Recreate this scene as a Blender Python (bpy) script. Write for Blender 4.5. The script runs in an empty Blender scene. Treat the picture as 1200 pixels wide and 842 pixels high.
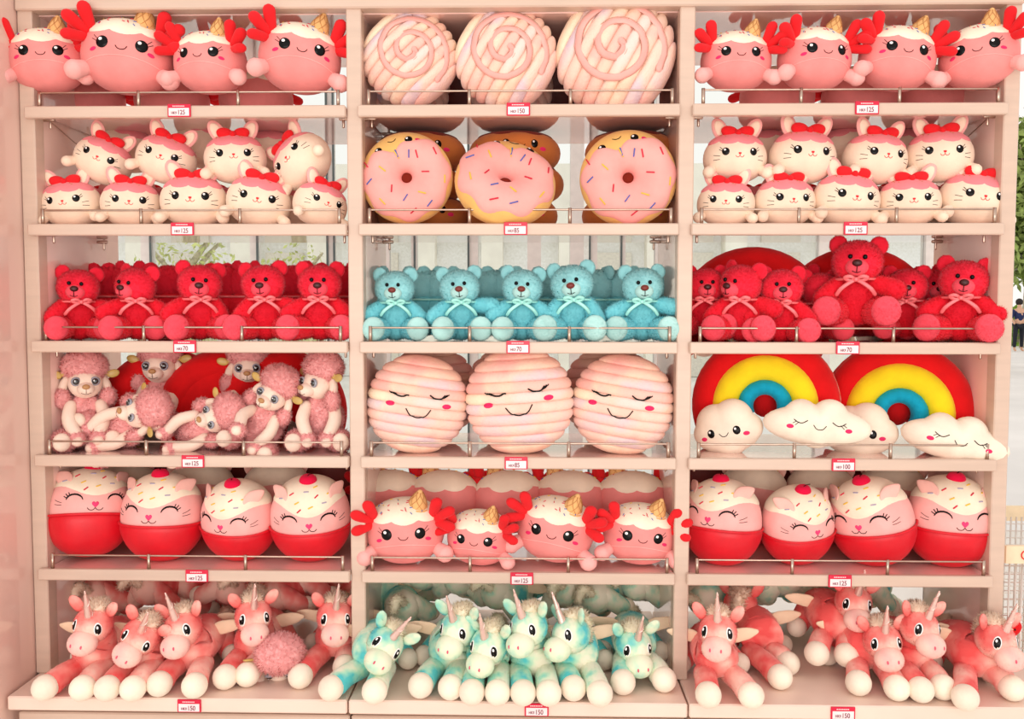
import bpy, math, random
import numpy as np
from mathutils import Vector, Matrix, Euler
from mathutils.bvhtree import BVHTree
C = bpy.context.scene.collection
sc = bpy.context.scene
PI = math.pi
rnd = random.Random(7)

# ------------------------------------------------------------------ camera, sky, lights, exposure
CAM = np.array([0.0374, -2.5686, 1.429]); FPX = 1047.5
def _rot(rx, ry, rz):
    cx, sx = math.cos(rx), math.sin(rx); cy, sy = math.cos(ry), math.sin(ry); cz, sz = math.cos(rz), math.sin(rz)
    X = np.array([[1,0,0],[0,cx,-sx],[0,sx,cx]]); Y = np.array([[cy,0,sy],[0,1,0],[-sy,0,cy]]); Z = np.array([[cz,-sz,0],[sz,cz,0],[0,0,1]])
    return Z @ X @ Y
RC = _rot(-0.0569, -0.0011, 0.0229)
cd = bpy.data.cameras.new('camera'); cam = bpy.data.objects.new('camera', cd); C.objects.link(cam)
cam.matrix_world = Matrix.Translation(Vector(CAM)) @ Matrix(RC.tolist()).to_4x4() @ Matrix.Rotation(PI/2, 4, 'X')
cd.sensor_width = 36; cd.lens = FPX/1200*36; cd.clip_end = 200
sc.camera = cam
def at(px, py, Y):
    d = RC @ np.array([(px-600)/FPX, 1.0, -(py-421)/FPX])
    t = (Y-CAM[1])/d[1]
    return Vector(CAM + d*t)
def mpp(Y): return (Y-CAM[1])/FPX

w = bpy.data.worlds.new('sky'); sc.world = w; w.use_nodes = True
bg = w.node_tree.nodes['Background']; bg.inputs[0].default_value = (1.0, 0.95, 0.91, 1); bg.inputs[1].default_value = 1.12
def area(name, loc, tgt, sx, sy, watts, col):
    l = bpy.data.lights.new(name, 'AREA'); l.shape = 'RECTANGLE'; l.size = sx; l.size_y = sy; l.energy = watts; l.color = col
    o = bpy.data.objects.new(name, l); C.objects.link(o); o.location = loc
    o.rotation_euler = (Vector(tgt)-Vector(loc)).to_track_quat('-Z', 'Y').to_euler(); return o
area('front_fill_light', (0, -6.5, 1.25), (0, .2, .9), 6.0, 2.4, 205, (1, .93, .87))  # unseen fill lamp, added to brighten bay interiors and lower shelves
area('ceiling_light_panel', (-1.0, -2.6, 3.3), (-.6, .1, 1.2), 1.8, .7, 3, (1, .90, .82))
area('ceiling_light_panel', (1.1, -2.6, 3.3), (.6, .1, 1.2), 1.8, .7, 3, (1, .90, .82))
sc.view_settings.view_transform = 'Standard'; sc.view_settings.look = 'None'
sc.view_settings.gamma = 1; sc.view_settings.use_curve_mapping = False; sc.view_settings.exposure = -0.08

# ------------------------------------------------------------------ materials
def lin(c):
    return tuple(((x/255)/12.92 if x/255 <= .04045 else ((x/255+.055)/1.055)**2.4) for x in c) + (1,)
MATS = {}
def mat(name, col, rough=.6, metal=0, spec=.5, noise=0, nscale=20, bump=0, bscale=300, sheen=0, coat=0, col2=None, trans=0, ior=1.45, alpha=1, stretch=None, emis=0, sss=0):
    if name in MATS: return MATS[name]
    m = bpy.data.materials.new(name); m.use_nodes = True; nt = m.node_tree; b = nt.nodes['Principled BSDF']
    b.inputs['Base Color'].default_value = lin(col); b.inputs['Roughness'].default_value = rough; b.inputs['Metallic'].default_value = metal
    b.inputs['Specular IOR Level'].default_value = spec; b.inputs['Sheen Weight'].default_value = sheen; b.inputs['Sheen Roughness'].default_value = .5
    b.inputs['Coat Weight'].default_value = coat; b.inputs['Coat Roughness'].default_value = .04
    b.inputs['Transmission Weight'].default_value = trans; b.inputs['IOR'].default_value = ior; b.inputs['Alpha'].default_value = alpha
    if emis: b.inputs['Emission Color'].default_value = lin(col); b.inputs['Emission Strength'].default_value = emis
    if sheen: b.inputs['Sheen Tint'].default_value = lin([x*.5+127 for x in col])
    tc = nt.nodes.new('ShaderNodeTexCoord')
    src = tc.outputs['Object']
    if stretch:
        mp = nt.nodes.new('ShaderNodeMapping'); mp.inputs['Scale'].default_value = stretch; nt.links.new(src, mp.inputs[0]); src = mp.outputs[0]
    if noise or col2:
        n = nt.nodes.new('ShaderNodeTexNoise'); n.inputs['Scale'].default_value = nscale; n.inputs['Detail'].default_value = 3
        nt.links.new(src, n.inputs['Vector'])
        r = nt.nodes.new('ShaderNodeValToRGB'); nt.links.new(n.outputs[0], r.inputs[0])
        if col2:
            cs = [col] + list(col2); r.color_ramp.elements[0].position = .38; r.color_ramp.elements[1].position = .62
            r.color_ramp.elements[0].color = lin(cs[0]); r.color_ramp.elements[1].color = lin(cs[-1])
            for i in range(1, len(cs)-1):
                e = r.color_ramp.elements.new(.38+.24*i/(len(cs)-1)); e.color = lin(cs[i])
        else:
            r.color_ramp.elements[0].position = .3; r.color_ramp.elements[1].position = .7
            r.color_ramp.elements[0].color = lin([x*(1-noise) for x in col]); r.color_ramp.elements[1].color = lin([min(255, x*(1+noise*.6)) for x in col])
        nt.links.new(r.outputs[0], b.inputs['Base Color'])
    if bump:
        n2 = nt.nodes.new('ShaderNodeTexNoise'); n2.inputs['Scale'].default_value = bscale; n2.inputs['Detail'].default_value = 2
        nt.links.new(src, n2.inputs['Vector'])
        bp = nt.nodes.new('ShaderNodeBump'); bp.inputs['Strength'].default_value = bump; bp.inputs['Distance'].default_value = .004
        nt.links.new(n2.outputs[0], bp.inputs['Height']); nt.links.new(bp.outputs[0], b.inputs['Normal'])
    MATS[name] = m; return m
def plush(name, col, **k):
    a = dict(rough=.85, spec=.15, noise=.05, nscale=14, bump=.25, bscale=420, sheen=.35); a.update(k)
    return mat(name, col, **a)
DECK = mat('deck_laminate', (240, 212, 196), rough=.3, noise=.02, nscale=5)
def furmat(m):
    nm = m.name+'_strands'
    if nm in MATS: return MATS[nm]
    f = m.copy(); f.name = nm; nt = f.node_tree; b = nt.nodes['Principled BSDF']; out = [n for n in nt.nodes if n.type == 'OUTPUT_MATERIAL'][0]
    for l in list(b.inputs['Normal'].links): nt.links.remove(l)
    tr = nt.nodes.new('ShaderNodeBsdfTranslucent'); mx = nt.nodes.new('ShaderNodeMixShader'); mx.inputs[0].default_value = .3
    if b.inputs['Base Color'].links: nt.links.new(b.inputs['Base Color'].links[0].from_socket, tr.inputs[0])
    else: tr.inputs[0].default_value = b.inputs['Base Color'].default_value
    nt.links.new(b.outputs[0], mx.inputs[1]); nt.links.new(tr.outputs[0], mx.inputs[2]); nt.links.new(mx.outputs[0], out.inputs[0])
    MATS[nm] = f; return f
SHELFW = mat('cream_laminate', (211, 184, 166), rough=.28, noise=.025, nscale=5, stretch=(1, 1, 9))
PANEL = mat('gloss_pink_panel', (236, 200, 186), rough=.12, noise=.05, nscale=2.2, coat=.6, stretch=(1, 1, .3))
SIDEM = mat('pale_pink_side', (255, 220, 208), rough=.12, noise=.05, nscale=3, coat=.5)
GLOSS = mat('gloss_shelf_board', (252, 212, 202), rough=.06, coat=1.0, spec=.8, noise=.02, nscale=4)
STEEL = mat('brushed_steel', (196, 172, 156), rough=.28, metal=1, noise=.05, nscale=60)
BLACK = mat('embroidery_black', (8, 5, 6), rough=.25, spec=.2, noise=.1)
EYEW = mat('eye_highlight_white', (255, 250, 248), rough=.4, noise=.01)
CHEEK = mat('cheek_magenta', (228, 40, 100), rough=.8, noise=.05, bump=.1)
REDT = mat('red_thread', (226, 46, 52), rough=.8, noise=.05)

# ------------------------------------------------------------------ mesh kit
class G:
    def __init__(s, *a): s.v = []; s.f = []; s.m = []; s.n = 0; s.fn = None; [s.add(x) for x in a]
    def add(s, vf, mi=0):
        v, f = vf[0], vf[1]
        s.v.append(np.asarray(v, float)); o = s.n
        for q in f: s.f.append(tuple(i+o for i in q)); s.m.append(mi)
        s.n += len(v); return s
    def V(s): return np.concatenate(s.v) if s.v else np.zeros((0, 3))
    def vn(s):
        V = s.V(); N = np.zeros_like(V)
        T = np.array([(q[0], q[i], q[i+1]) for q in s.f for i in range(1, len(q)-1)])
        n = np.cross(V[T[:,1]]-V[T[:,0]], V[T[:,2]]-V[T[:,0]])
        for k in range(3): np.add.at(N, T[:,k], n)
        return N/np.maximum(np.linalg.norm(N, axis=1, keepdims=True), 1e-12), T, n
    def bvh(s): return BVHTree.FromPolygons([Vector(x) for x in s.V()], s.f)
def xf(vf, M):
    M = np.array(M); v = np.asarray(vf[0], float)
    return (v @ M[:3,:3].T + M[:3,3], vf[1])
def TR(loc=(0,0,0), rx=0, ry=0, rz=0, s=(1,1,1)):
    return Matrix.Translation(Vector(loc)) @ Euler((math.radians(rx), math.radians(ry), math.radians(rz)), 'XYZ').to_matrix().to_4x4() @ Matrix.Diagonal(Vector((*s, 1)))
def grid_f(nu, nv, wrap=True):
    f = []
    for j in range(nv-1):
        for i in range(nu if wrap else nu-1):
            a = j*nu+i; b = j*nu+(i+1) % nu; f.append((a, b, b+nu, a+nu))
    return f
def ball(c=(0,0,0), r=(1,1,1), nu=28, nv=16, e1=1, e2=1, M=None, fn=None):
    u = np.linspace(0, 2*PI, nu, endpoint=False); v = np.linspace(-PI/2, PI/2, nv+1)[1:-1]
    U, W = np.meshgrid(u, v)
    sp = lambda x, e: np.sign(x)*np.abs(x)**e
    x = sp(np.cos(W), e1)*sp(np.cos(U), e2); y = sp(np.cos(W), e1)*sp(np.sin(U), e2); z = sp(np.sin(W), e1)
    P = np.stack([x, y, z], -1).reshape(-1, 3); P = np.vstack([P, [0,0,-1], [0,0,1]])
    P = P*np.array(r)
    if fn is not None: P = fn(P)
    P = P+np.array(c)
    n = nu*(nv-1); f = grid_f(nu, nv-1)
    f += [(n, (i+1) % nu, i) for i in range(nu)] + [(n+1, n-nu+i, n-nu+(i+1) % nu) for i in range(nu)]
    r_ = (P, f)
    return xf(r_, M) if M is not None else r_
def spline(pts, n):
    P = np.array(pts, float)
    if len(P) == 2: return np.array([P[0]+(P[1]-P[0])*t for t in np.linspace(0, 1, n)])
    Q = np.vstack([2*P[0]-P[1], P, 2*P[-1]-P[-2]]); out = []
    for t in np.linspace(0, len(P)-1-1e-9, n):
        i = int(t); u = t-i; a, b, c, d = Q[i:i+4]
        out.append(.5*(2*b+(c-a)*u+(2*a-5*b+4*c-d)*u*u+(3*b-a-3*c+d)*u**3))
    return np.array(out)
def tube(pts, r, n=10, k=None, caps=True, flat=1, up=None):
    # pts (m,3 or 4 with flat) swept with radii r ; round ends
    P = np.array(pts, float); m = len(P)
    r = np.full(m, r, float) if np.isscalar(r) else np.array(r, float)
    if k:
        t = np.linspace(0, len(r)-1, k); r = np.interp(t, np.arange(len(r)), r) if len(r) == m else r
        P = spline(P, k); m = k
    T = np.gradient(P, axis=0); T /= np.linalg.norm(T, axis=1, keepdims=True)+1e-12
    if caps:
        ca = [(-math.cos(a), math.sin(a)) for a in (.25, .7, 1.15)]
        P = np.vstack([[P[0]+T[0]*r[0]*c for c, s in ca], P, [P[-1]-T[-1]*r[-1]*c for c, s in ca[::-1]]])
        r = np.concatenate([[r[0]*s for c, s in ca], r, [r[-1]*s for c, s in ca[::-1]]])
        T = np.vstack([[T[0]]*3, T, [T[-1]]*3]); m += 6
    a = np.array(up if up is not None else (0, 0, 1.)); 
    if abs(a @ T[0]) > .9 and up is None: a = np.array((0, 1., 0))
    V = []
    for i in range(m):
        a = a-T[i]*(a @ T[i]); a /= np.linalg.norm(a)+1e-12; b = np.cross(T[i], a)
        th = np.linspace(0, 2*PI, n, endpoint=False)
        V.append(P[i]+r[i]*(np.outer(np.cos(th), b)+flat*np.outer(np.sin(th), a)))
    V = np.vstack(V); f = [tuple(reversed(q)) for q in grid_f(n, m)]
    f = grid_f(n, m)
    f = [(q[0], q[3], q[2], q[1]) for q in f]
    k0 = len(V); V = np.vstack([V, P[0], P[-1]])
    f += [(k0, i, (i+1) % n) for i in range(n)] + [(k0+1, k0-n+(i+1) % n, k0-n+i) for i in range(n)]
    return V, f
def box(x0, x1, y0, y1, z0, z1, b=0):
    if b <= 0:
        V = [(x, y, z) for z in (z0, z1) for y in (y0, y1) for x in (x0, x1)]
        return V, [(0,2,3,1), (4,5,7,6), (0,1,5,4), (2,6,7,3), (0,4,6,2), (1,3,7,5)]
    bm_V = []; F = []
    # chamfered box: 3 vertices per corner
    idx = {}
    for i, x in enumerate((x0, x1)):
        for j, y in enumerate((y0, y1)):
            for k, z in enumerate((z0, z1)):
                sx, sy, sz = (1, -1)[i], (1, -1)[j], (1, -1)[k]
                for a, p in enumerate(((x, y+b*sy, z+b*sz), (x+b*sx, y, z+b*sz), (x+b*sx, y+b*sy, z))):
                    idx[i,j,k,a] = len(bm_V); bm_V.append(p)
    I = idx
    for a in range(3):
        for s in (0, 1):
            q = []
            for (p, r_) in ((0,0),(1,0),(1,1),(0,1)):
                t = [0,0,0]; t[a] = s; t[(a+1)%3] = p; t[(a+2)%3] = r_; q.append(I[(*t, a)])
            F.append(tuple(q) if s else tuple(q[::-1]))
    for a in range(3):
        c, d = (a+1) % 3, (a+2) % 3
        for p in (0, 1):
            for r_ in (0, 1):
                t0 = [0,0,0]; t0[c] = p; t0[d] = r_; t1 = list(t0); t1[a] = 1
                q = [I[(*t0, c)], I[(*t0, d)], I[(*t1, d)], I[(*t1, c)]]
                F.append(tuple(q) if p == r_ else tuple(q[::-1]))
    for (i, j, k) in [(i,j,k) for i in (0,1) for j in (0,1) for k in (0,1)]:
        q = (I[i,j,k,0], I[i,j,k,1], I[i,j,k,2]); F.append(q if (i+j+k) % 2 else q[::-1])
    return bm_V, F
def pillow(fr, b, n=40, rings=7, p=.5, M=None, center=(0,0)):
    # outline radius fr(theta) in XZ plane, inflated in Y
    th = np.linspace(0, 2*PI, n, endpoint=False); R = np.array([fr(t) for t in th]); V = []
    rho = [math.sin(PI/2*i/rings) for i in range(1, rings+1)]
    for sgn in (-1, 1):
        V.append([[center[0], sgn*b, center[1]]])
        for q in rho[:-1]:
            V.append(np.stack([center[0]+R*q*np.cos(th), np.full(n, sgn*b*(1-q*q)**p), center[1]+R*q*np.sin(th)], -1))
    V.append(np.stack([center[0]+R*np.cos(th), 0*th, center[1]+R*np.sin(th)], -1))
    V = np.vstack(V); F = []; per = 1+n*(rings-1); rim = 2*per
    for s in (0, 1):
        o = s*per
        for i in range(n):
            j = (i+1) % n; q = [(o, o+1+i, o+1+j)]
            for k in range(rings-2): a = o+1+k*n; q.append((a+i, a+n+i, a+n+j, a+j))
            a = o+1+(rings-2)*n; q.append((a+i, rim+i, rim+j, a+j))
            F += q if s == 0 else [tuple(reversed(x)) for x in q]
    return xf((V, F), M) if M is not None else (V, F)
def fur(g, n, L, w=.0012, comb=(0, 0, -.35), jit=.4, seed=1, mi=1, keep=None, curl=0):
    N, T, cn = g.vn(); V = g.V(); A = np.linalg.norm(cn, axis=1); r = np.random.default_rng(seed)
    ti = r.choice(len(T), n, p=A/A.sum()); a = r.random((n, 1)); b = r.random((n, 1)); fl = (a+b) > 1; a = np.where(fl, 1-a, a); b = np.where(fl, 1-b, b)
    t = T[ti]; P = V[t[:,0]]+(V[t[:,1]]-V[t[:,0]])*a+(V[t[:,2]]-V[t[:,0]])*b
    nn = N[t[:,0]]*(1-a-b)+N[t[:,1]]*a+N[t[:,2]]*b; nn /= np.linalg.norm(nn, axis=1, keepdims=True)+1e-9
    if keep is not None: k = keep(P); P, nn = P[k], nn[k]; n = len(P)
    d = nn*.75+np.array(comb)+r.normal(0, jit*1.4, (n, 3)); d /= np.linalg.norm(d, axis=1, keepdims=True)
    s = np.cross(d, nn)+r.normal(0, .12, (n, 3)); s /= np.linalg.norm(s, axis=1, keepdims=True)+1e-9
    Lr = L*(.6+.6*r.random((n, 1)))
    P = P-nn*.001
    X = np.empty((n*3, 3)); X[0::3] = P-s*w; X[1::3] = P+s*w; X[2::3] = P+d*Lr
    if curl: X[2::3] += r.normal(0, curl, (n, 3))
    gn = np.cross(X[1::3]-X[0::3], X[2::3]-X[0::3]); fl = (gn*nn).sum(1) < 0
    a0 = X[0::3].copy(); X[0::3] = np.where(fl[:,None], X[1::3], a0); X[1::3] = np.where(fl[:,None], a0, X[1::3])
    gn = np.cross(X[1::3]-X[0::3], X[2::3]-X[0::3]); gn /= np.linalg.norm(gn, axis=1, keepdims=True)+1e-12; bn = nn*.75+gn*.35; bn /= np.linalg.norm(bn, axis=1, keepdims=True)
    g.fn = np.vstack([N, np.repeat(bn, 3, axis=0)])
    g.add((X, [(3*i, 3*i+1, 3*i+2) for i in range(n)]), mi)
    return g
ORG = {}
def mk(name, g, mats, parent=None, pivot=None, smooth=True, kind=None):
    if isinstance(g, tuple): g = G(g)
    p = np.array(pivot if pivot is not None else (ORG.get(parent.name, (0,0,0)) if parent else (0,0,0)), float)
    me = bpy.data.meshes.new(name); V = g.V()-p; me.from_pydata(V.tolist(), [], g.f)
    mats = mats if isinstance(mats, (list, tuple)) else [mats]
    if g.fn is not None and len(mats) == 1: mats = [mats[0], furmat(mats[0])]
    for m in mats: me.materials.append(m)
    if len(mats) > 1: me.polygons.foreach_set('material_index', g.m)
    if smooth: me.polygons.foreach_set('use_smooth', [True]*len(me.polygons))
    me.update()
    if g.fn is not None and len(g.fn) == len(V): me.normals_split_custom_set_from_vertices(g.fn.tolist())
    o = bpy.data.objects.new(name, me); C.objects.link(o); ORG[o.name] = tuple(p)
    if parent:
        o.parent = parent; o.location = Vector(p)-Vector(ORG.get(parent.name, (0,0,0)))
    else: o.location = Vector(p)
    if kind: o['kind'] = kind
    return o
def thing(name, label, cat, group=None, loc=(0,0,0)):
    o = bpy.data.objects.new(name, None); C.objects.link(o); o.location = loc; o.empty_display_size = .02
    tag(o, label, cat, group); ORG[o.name] = (0,0,0); return o
def tag(o, label, cat, group=None):
    o['label'] = label; o['category'] = cat
    if group: o['group'] = group
    return o
KIDS = {}
def tree(o):
    if o.name not in KIDS: KIDS[o.name] = [c for c in bpy.data.objects if c.parent == o]
    return KIDS[o.name]
def dup(root):
    r = root.copy(); C.objects.link(r)
    def rec(a, b):
        for ch in tree(a):
            c = ch.copy(); C.objects.link(c); c.parent = b; rec(ch, c)
    rec(root, r); return r
def child(o, name):
    return [c for c in bpy.data.objects if c.parent == o and c.name.split('.')[0] == name]

class Face:
    def __init__(s, g, yaw=0): s.b = g.bvh() if not isinstance(g, BVHTree) else g; s.R = Matrix.Rotation(math.radians(yaw), 3, 'Z')
    def p(s, x, z, off=0):
        h = s.b.ray_cast(s.R @ Vector((x, -1.5, z)), s.R @ Vector((0, 1, 0)))
        if h[0] is None:
            for k in (.97, .93, .88, .8, .7):
                h = s.b.ray_cast(s.R @ Vector((x*k, -1.5, z)), s.R @ Vector((0, 1, 0)))
                if h[0] is not None: break
        if h[0] is None: return np.array(s.R @ Vector((x, 0, z)))
        n = h[1]
        return np.array(h[0]+n*off)
    def poly(s, pts, dome=.001, rings=3):
        pts = np.array(pts, float); c = pts.mean(0); n = len(pts); V = [s.p(c[0], c[1], dome)]
        qs = [math.sin(PI/2*i/rings) for i in range(1, rings+1)]
        for q in qs:
            for a in pts: b = c+(a-c)*q; V.append(s.p(b[0], b[1], max(dome*math.sqrt(max(0, 1-q*q)), 0)+.0004))
        F = [(0, 1+i, 1+(i+1) % n) for i in range(n)]
        for k in range(rings-1):
            a = 1+k*n; F += [(a+i, a+n+i, a+n+(i+1) % n, a+(i+1) % n) for i in range(n)]
        return np.array(V), F
    def disc(s, x, z, rx, rz, rot=0, dome=.001, n=18, rings=3):
        t = np.linspace(0, 2*PI, n, endpoint=False); c, s_ = math.cos(rot), math.sin(rot)
        return s.poly([(x+rx*math.cos(a)*c-rz*math.sin(a)*s_, z+rx*math.cos(a)*s_+rz*math.sin(a)*c) for a in t], dome, rings)
    def line(s, pts, r=.0012, n=5, k=10, off=.0004):
        q = spline([(a[0], 0, a[1]) for a in pts], k) if len(pts) > 1 else pts
        return tube([s.p(a[0], a[2], off) for a in q], r, n)
def shell(bvh, c, edge, off, az0=0, az1=2*PI, na=56, nr=14, down=False):
    # cap over the pole (or under, down=True) following the body; edge(az) = polar angle where it stops
    V = []; full = abs(az1-az0-2*PI) < 1e-6; A = np.linspace(az0, az1, na, endpoint=not full)
    def hit(az, pol, o):
        d = Vector((math.sin(pol)*math.cos(az), math.sin(pol)*math.sin(az), (-1 if down else 1)*math.cos(pol)))
        h = bvh.ray_cast(Vector(c)+d*1.0, -d)
        return np.array(h[0]+h[1]*o) if h[0] is not None else np.array(Vector(c)+d*.05)
    V.append(hit(0, .0001, off))
    for k in range(1, nr+1):
        t = k/nr
        for a in A: V.append(hit(a, edge(a)*t, off if k < nr-1 else (off*.8 if k == nr-1 else -.0015)))
    F = []; n = len(A)
    for i in range(n if full else n-1): F.append((0, 1+i, 1+(i+1) % n))
    for k in range(nr-1):
        a = 1+k*n
        for i in range(n if full else n-1): F.append((a+i, a+n+i, a+n+(i+1) % n, a+(i+1) % n))
    if down: F = [tuple(reversed(q)) for q in F]
    return np.array(V), F
def scallop(base, amp, k, ph=0):
    return lambda a: base+amp*(abs(math.sin(k*a/2+ph))-.5)
def hits(bvh, c, az, pol, off=0):
    d = Vector((math.sin(pol)*math.cos(az), math.sin(pol)*math.sin(az), math.cos(pol)))
    h = bvh.ray_cast(Vector(c)+d*1.0, -d); return h[0]+h[1]*off, h[1]
def sprinkle(bvh, c, az, pol, L, r, ang, off=.003):
    p, n = hits(bvh, c, az, pol, off)
    e1 = n.cross(Vector((0, .2, 1))).normalized(); e2 = n.cross(e1).normalized(); t = e1*math.cos(ang)+e2*math.sin(ang)
    return tube([p-t*L/2, p, p+t*L/2], r, 6)

PROTO = {}   # name -> (root, width, height, centre)
def put(key, label, cat, group, px, Y, wpx, shelf=None, py=None, yaw=0, roll=0, pitch=0, dz=0, comp=True, obj=None):
    root, W, H, c = PROTO[key]
    if not PROTO[key][0].get('used'): o = root; root['used'] = 1
    else: o = dup(root)
    s = wpx*mpp(Y)/W
    p0 = at(px, py if py is not None else 421, Y)
    if comp: yaw = yaw-math.degrees(math.atan2(p0.x-CAM[0], Y-CAM[1]))
    R = Matrix.Rotation(math.radians(yaw), 4, 'Z') @ Matrix.Rotation(math.radians(roll), 4, 'Y') @ Matrix.Rotation(math.radians(pitch), 4, 'X')
    z = p0.z if py is not None else SZ[shelf]+H/2*s+dz
    loc = Vector((p0.x, Y, z))-(R @ (Vector(c)*s))
    o.matrix_world = Matrix.Translation(loc) @ R @ Matrix.Scale(s, 4)
    tag(o, label, cat, group); return o
def finish_protos():
    for o in list(bpy.data.objects):
        if 'used' in o: del o['used']

# ------------------------------------------------------------------ display unit
SZ = [2.0, 1.6676, 1.3323, 0.9998, 0.6635, 0.345]
BAY = [(-1.3935, -.4928), (-.45, .45), (.493, 1.3553)]
DEP = .50
def struct(name, vf, m, smooth=False):
    o = mk(name, vf, m, smooth=smooth); o['kind'] = 'structure'; return o
FLOORM = mat('pale_floor_tile', (246, 238, 230), rough=.25, noise=.04, nscale=1.5)
struct('floor', box(-6, 9, -6, 3.2, -.05, 0), FLOORM)
GROUND = mat('bright_paving', (235, 232, 228), rough=.9, noise=.04, nscale=.6)
struct('ground', box(-40, 60, 3.2, 90, -.06, -.01), GROUND)
struct('wall_left', G(box(-1.75, -1.4385, -.235, .6, 0, 3.1)), PANEL)
struct('trim_1', box(-1.76, -1.475, -.262, -.237, 0, 3.1, .004), SHELFW)

unit = thing('display_unit', 'tall cream shop display unit with three open bays and glossy pink inner sides', 'shelving')
TOPZ = at(600, 9.5, 0).z
for k, (a, b) in enumerate([(-1.4365, BAY[0][0]), (BAY[0][1], BAY[1][0]), (BAY[1][1], BAY[2][0]), (BAY[2][1], 1.3985)]):
    mk('upright', box(a, b, 0, .05, .345 if True else 0, TOPZ+.28, .003), SHELFW, unit, smooth=False)
    if k == 0: sides = [(b-.02, b-.002)]
    elif k == 3: sides = [(a+.002, a+.02)]
    else: sides = [(a+.002, b-.002)]
    for (p, q) in sides: mk('side_panel', box(p, q, .051, .42, .345, TOPZ+.1), SIDEM, unit, smooth=False)
mk('header', box(-1.4365, 1.3985, -.012, .04, TOPZ, TOPZ+.3, .004), SHELFW, unit, smooth=False)
mk('top_board', box(-1.43, 1.39, .04, DEP+.1, TOPZ-.002, TOPZ+.03), GLOSS, unit, smooth=False)
SHADEM = mat('maroon_shade_sheet', (120, 44, 38), rough=.35, noise=.08, nscale=4)  # dark sheets added behind three open shelves to deepen the shade there
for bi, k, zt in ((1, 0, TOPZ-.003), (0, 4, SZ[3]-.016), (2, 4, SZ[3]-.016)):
    sheet_ = mk('shade_sheet', box(BAY[bi][0]+.003, BAY[bi][1]-.003, .503, .512, SZ[k]-.01, zt), SHADEM, unit, smooth=False); sheet_['label'] = 'dark maroon sheet added to shade the back of the bay'
mk('plinth', box(-1.4365, 1.3985, -.08, .5, .02, .29), SHELFW, unit, smooth=False)
for k, (a, b) in enumerate([(-1.43, -.475), (-.47, .466), (.471, 1.55)]):
    dk = mk('deck_board', box(a, b, -.16, .6, .305, .345, .004), DECK, unit, smooth=False)
for k, (a, b) in enumerate([(-1.42, -.475), (-.47, .466), (.471, 1.5)]):
    mk('drawer_front', box(a, b, -.125, -.085, .03, .285, .004), SHELFW, unit, smooth=False)

# shelves with lip, rail and posts
names = {0: 'left', 1: 'middle', 2: 'right'}
ordn = ['top', 'second', 'third', 'fourth', 'fifth']
for bi, (x0, x1) in enumerate(BAY):
    for k in range(5):
        z = SZ[k]
        t = thing('shelf', '%s shelf of the %s bay with cream front edge and low steel rail' % (ordn[k], names[bi]), 'shelf', 'shelves with low steel rails', (0, 0, 0))
        mk('shelf_board', box(x0+.003, x1-.003, .001, DEP, z-.014, z), GLOSS, t, smooth=False)
        mk('front_lip', box(x0-(.018 if bi == 0 else .008), x1+(.0 if bi < 2 else .002), -.022, 0.0, z-.031, z+.002, .003), SHELFW, t, smooth=False)
        rl = mk('rail', tube([(x0+.022, -.010, z+.0415), (x1-.022, -.010, z+.0415)], .0028, 8), STEEL, t)
        n = 4
        for j in range(n):
            xx = x0+.022+(x1-x0-.044)*j/(n-1)
            mk('post', G(tube([(xx, -.010, z-.001), (xx, -.010, z+.046)], .0052, 10, caps=False)), STEEL, rl)
        for (xx, sg) in ((x0, 1), (x1, -1)):
            for yy in (.05, .36):
                mk('shelf_pin', G(tube([(xx, yy, z-.022), (xx+sg*.028, yy, z-.022)], .0055, 8), tube([(xx+sg*.02, yy, z-.045), (xx+sg*.02, yy, z-.016)], .004, 6)), STEEL, t)
        if k == 1 or k == 0:
            xx, sg = (x0, 1) if bi < 2 else (x1, -1)
            if k == 0 and bi != 1: mk('brace_wire', tube([(xx+sg*.012, .05, z-.02), (xx+sg*.012, .41, z-.115)], .0018, 6), STEEL, t)

# price tags
TAGR = mat('tag_red', (214, 22, 62), rough=.3, noise=.03); TAGW = mat('tag_white', (250, 226, 226), rough=.35, noise=.02)
TAGK = mat('tag_print', (120, 30, 60), rough=.5, noise=.02)
def text_mesh(s, size, x, y, z, m, parent, name='print', bold=0, sx=1):
    cu = bpy.data.curves.new('t', 'FONT'); cu.body = s; cu.size = size; cu.offset = bold; cu.extrude = .0002
    o = bpy.data.objects.new('t', cu); C.objects.link(o); dg = bpy.context.evaluated_depsgraph_get()
    me = bpy.data.meshes.new_from_object(o.evaluated_get(dg)); bpy.data.objects.remove(o)
    v = np.array([tuple(q.co) for q in me.vertices]); f = [tuple(p.vertices) for p in me.polygons]
    V = np.stack([x+v[:,0]*sx, y-v[:,2], z+v[:,1]], -1); return mk(name, G((V, f)), m, parent, smooth=False)
TG = [[(216, 125), (217, 125), (217, 70), (224, 125), (226, 125), (214, 150)], [(607, 150), (604, 85), (607, 70), (605, 85), (612, 125), (630, 150)], [(1009, 125), (999, 125), (993, 70), (991, 100), (990, 125), (997, 150)]]
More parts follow.
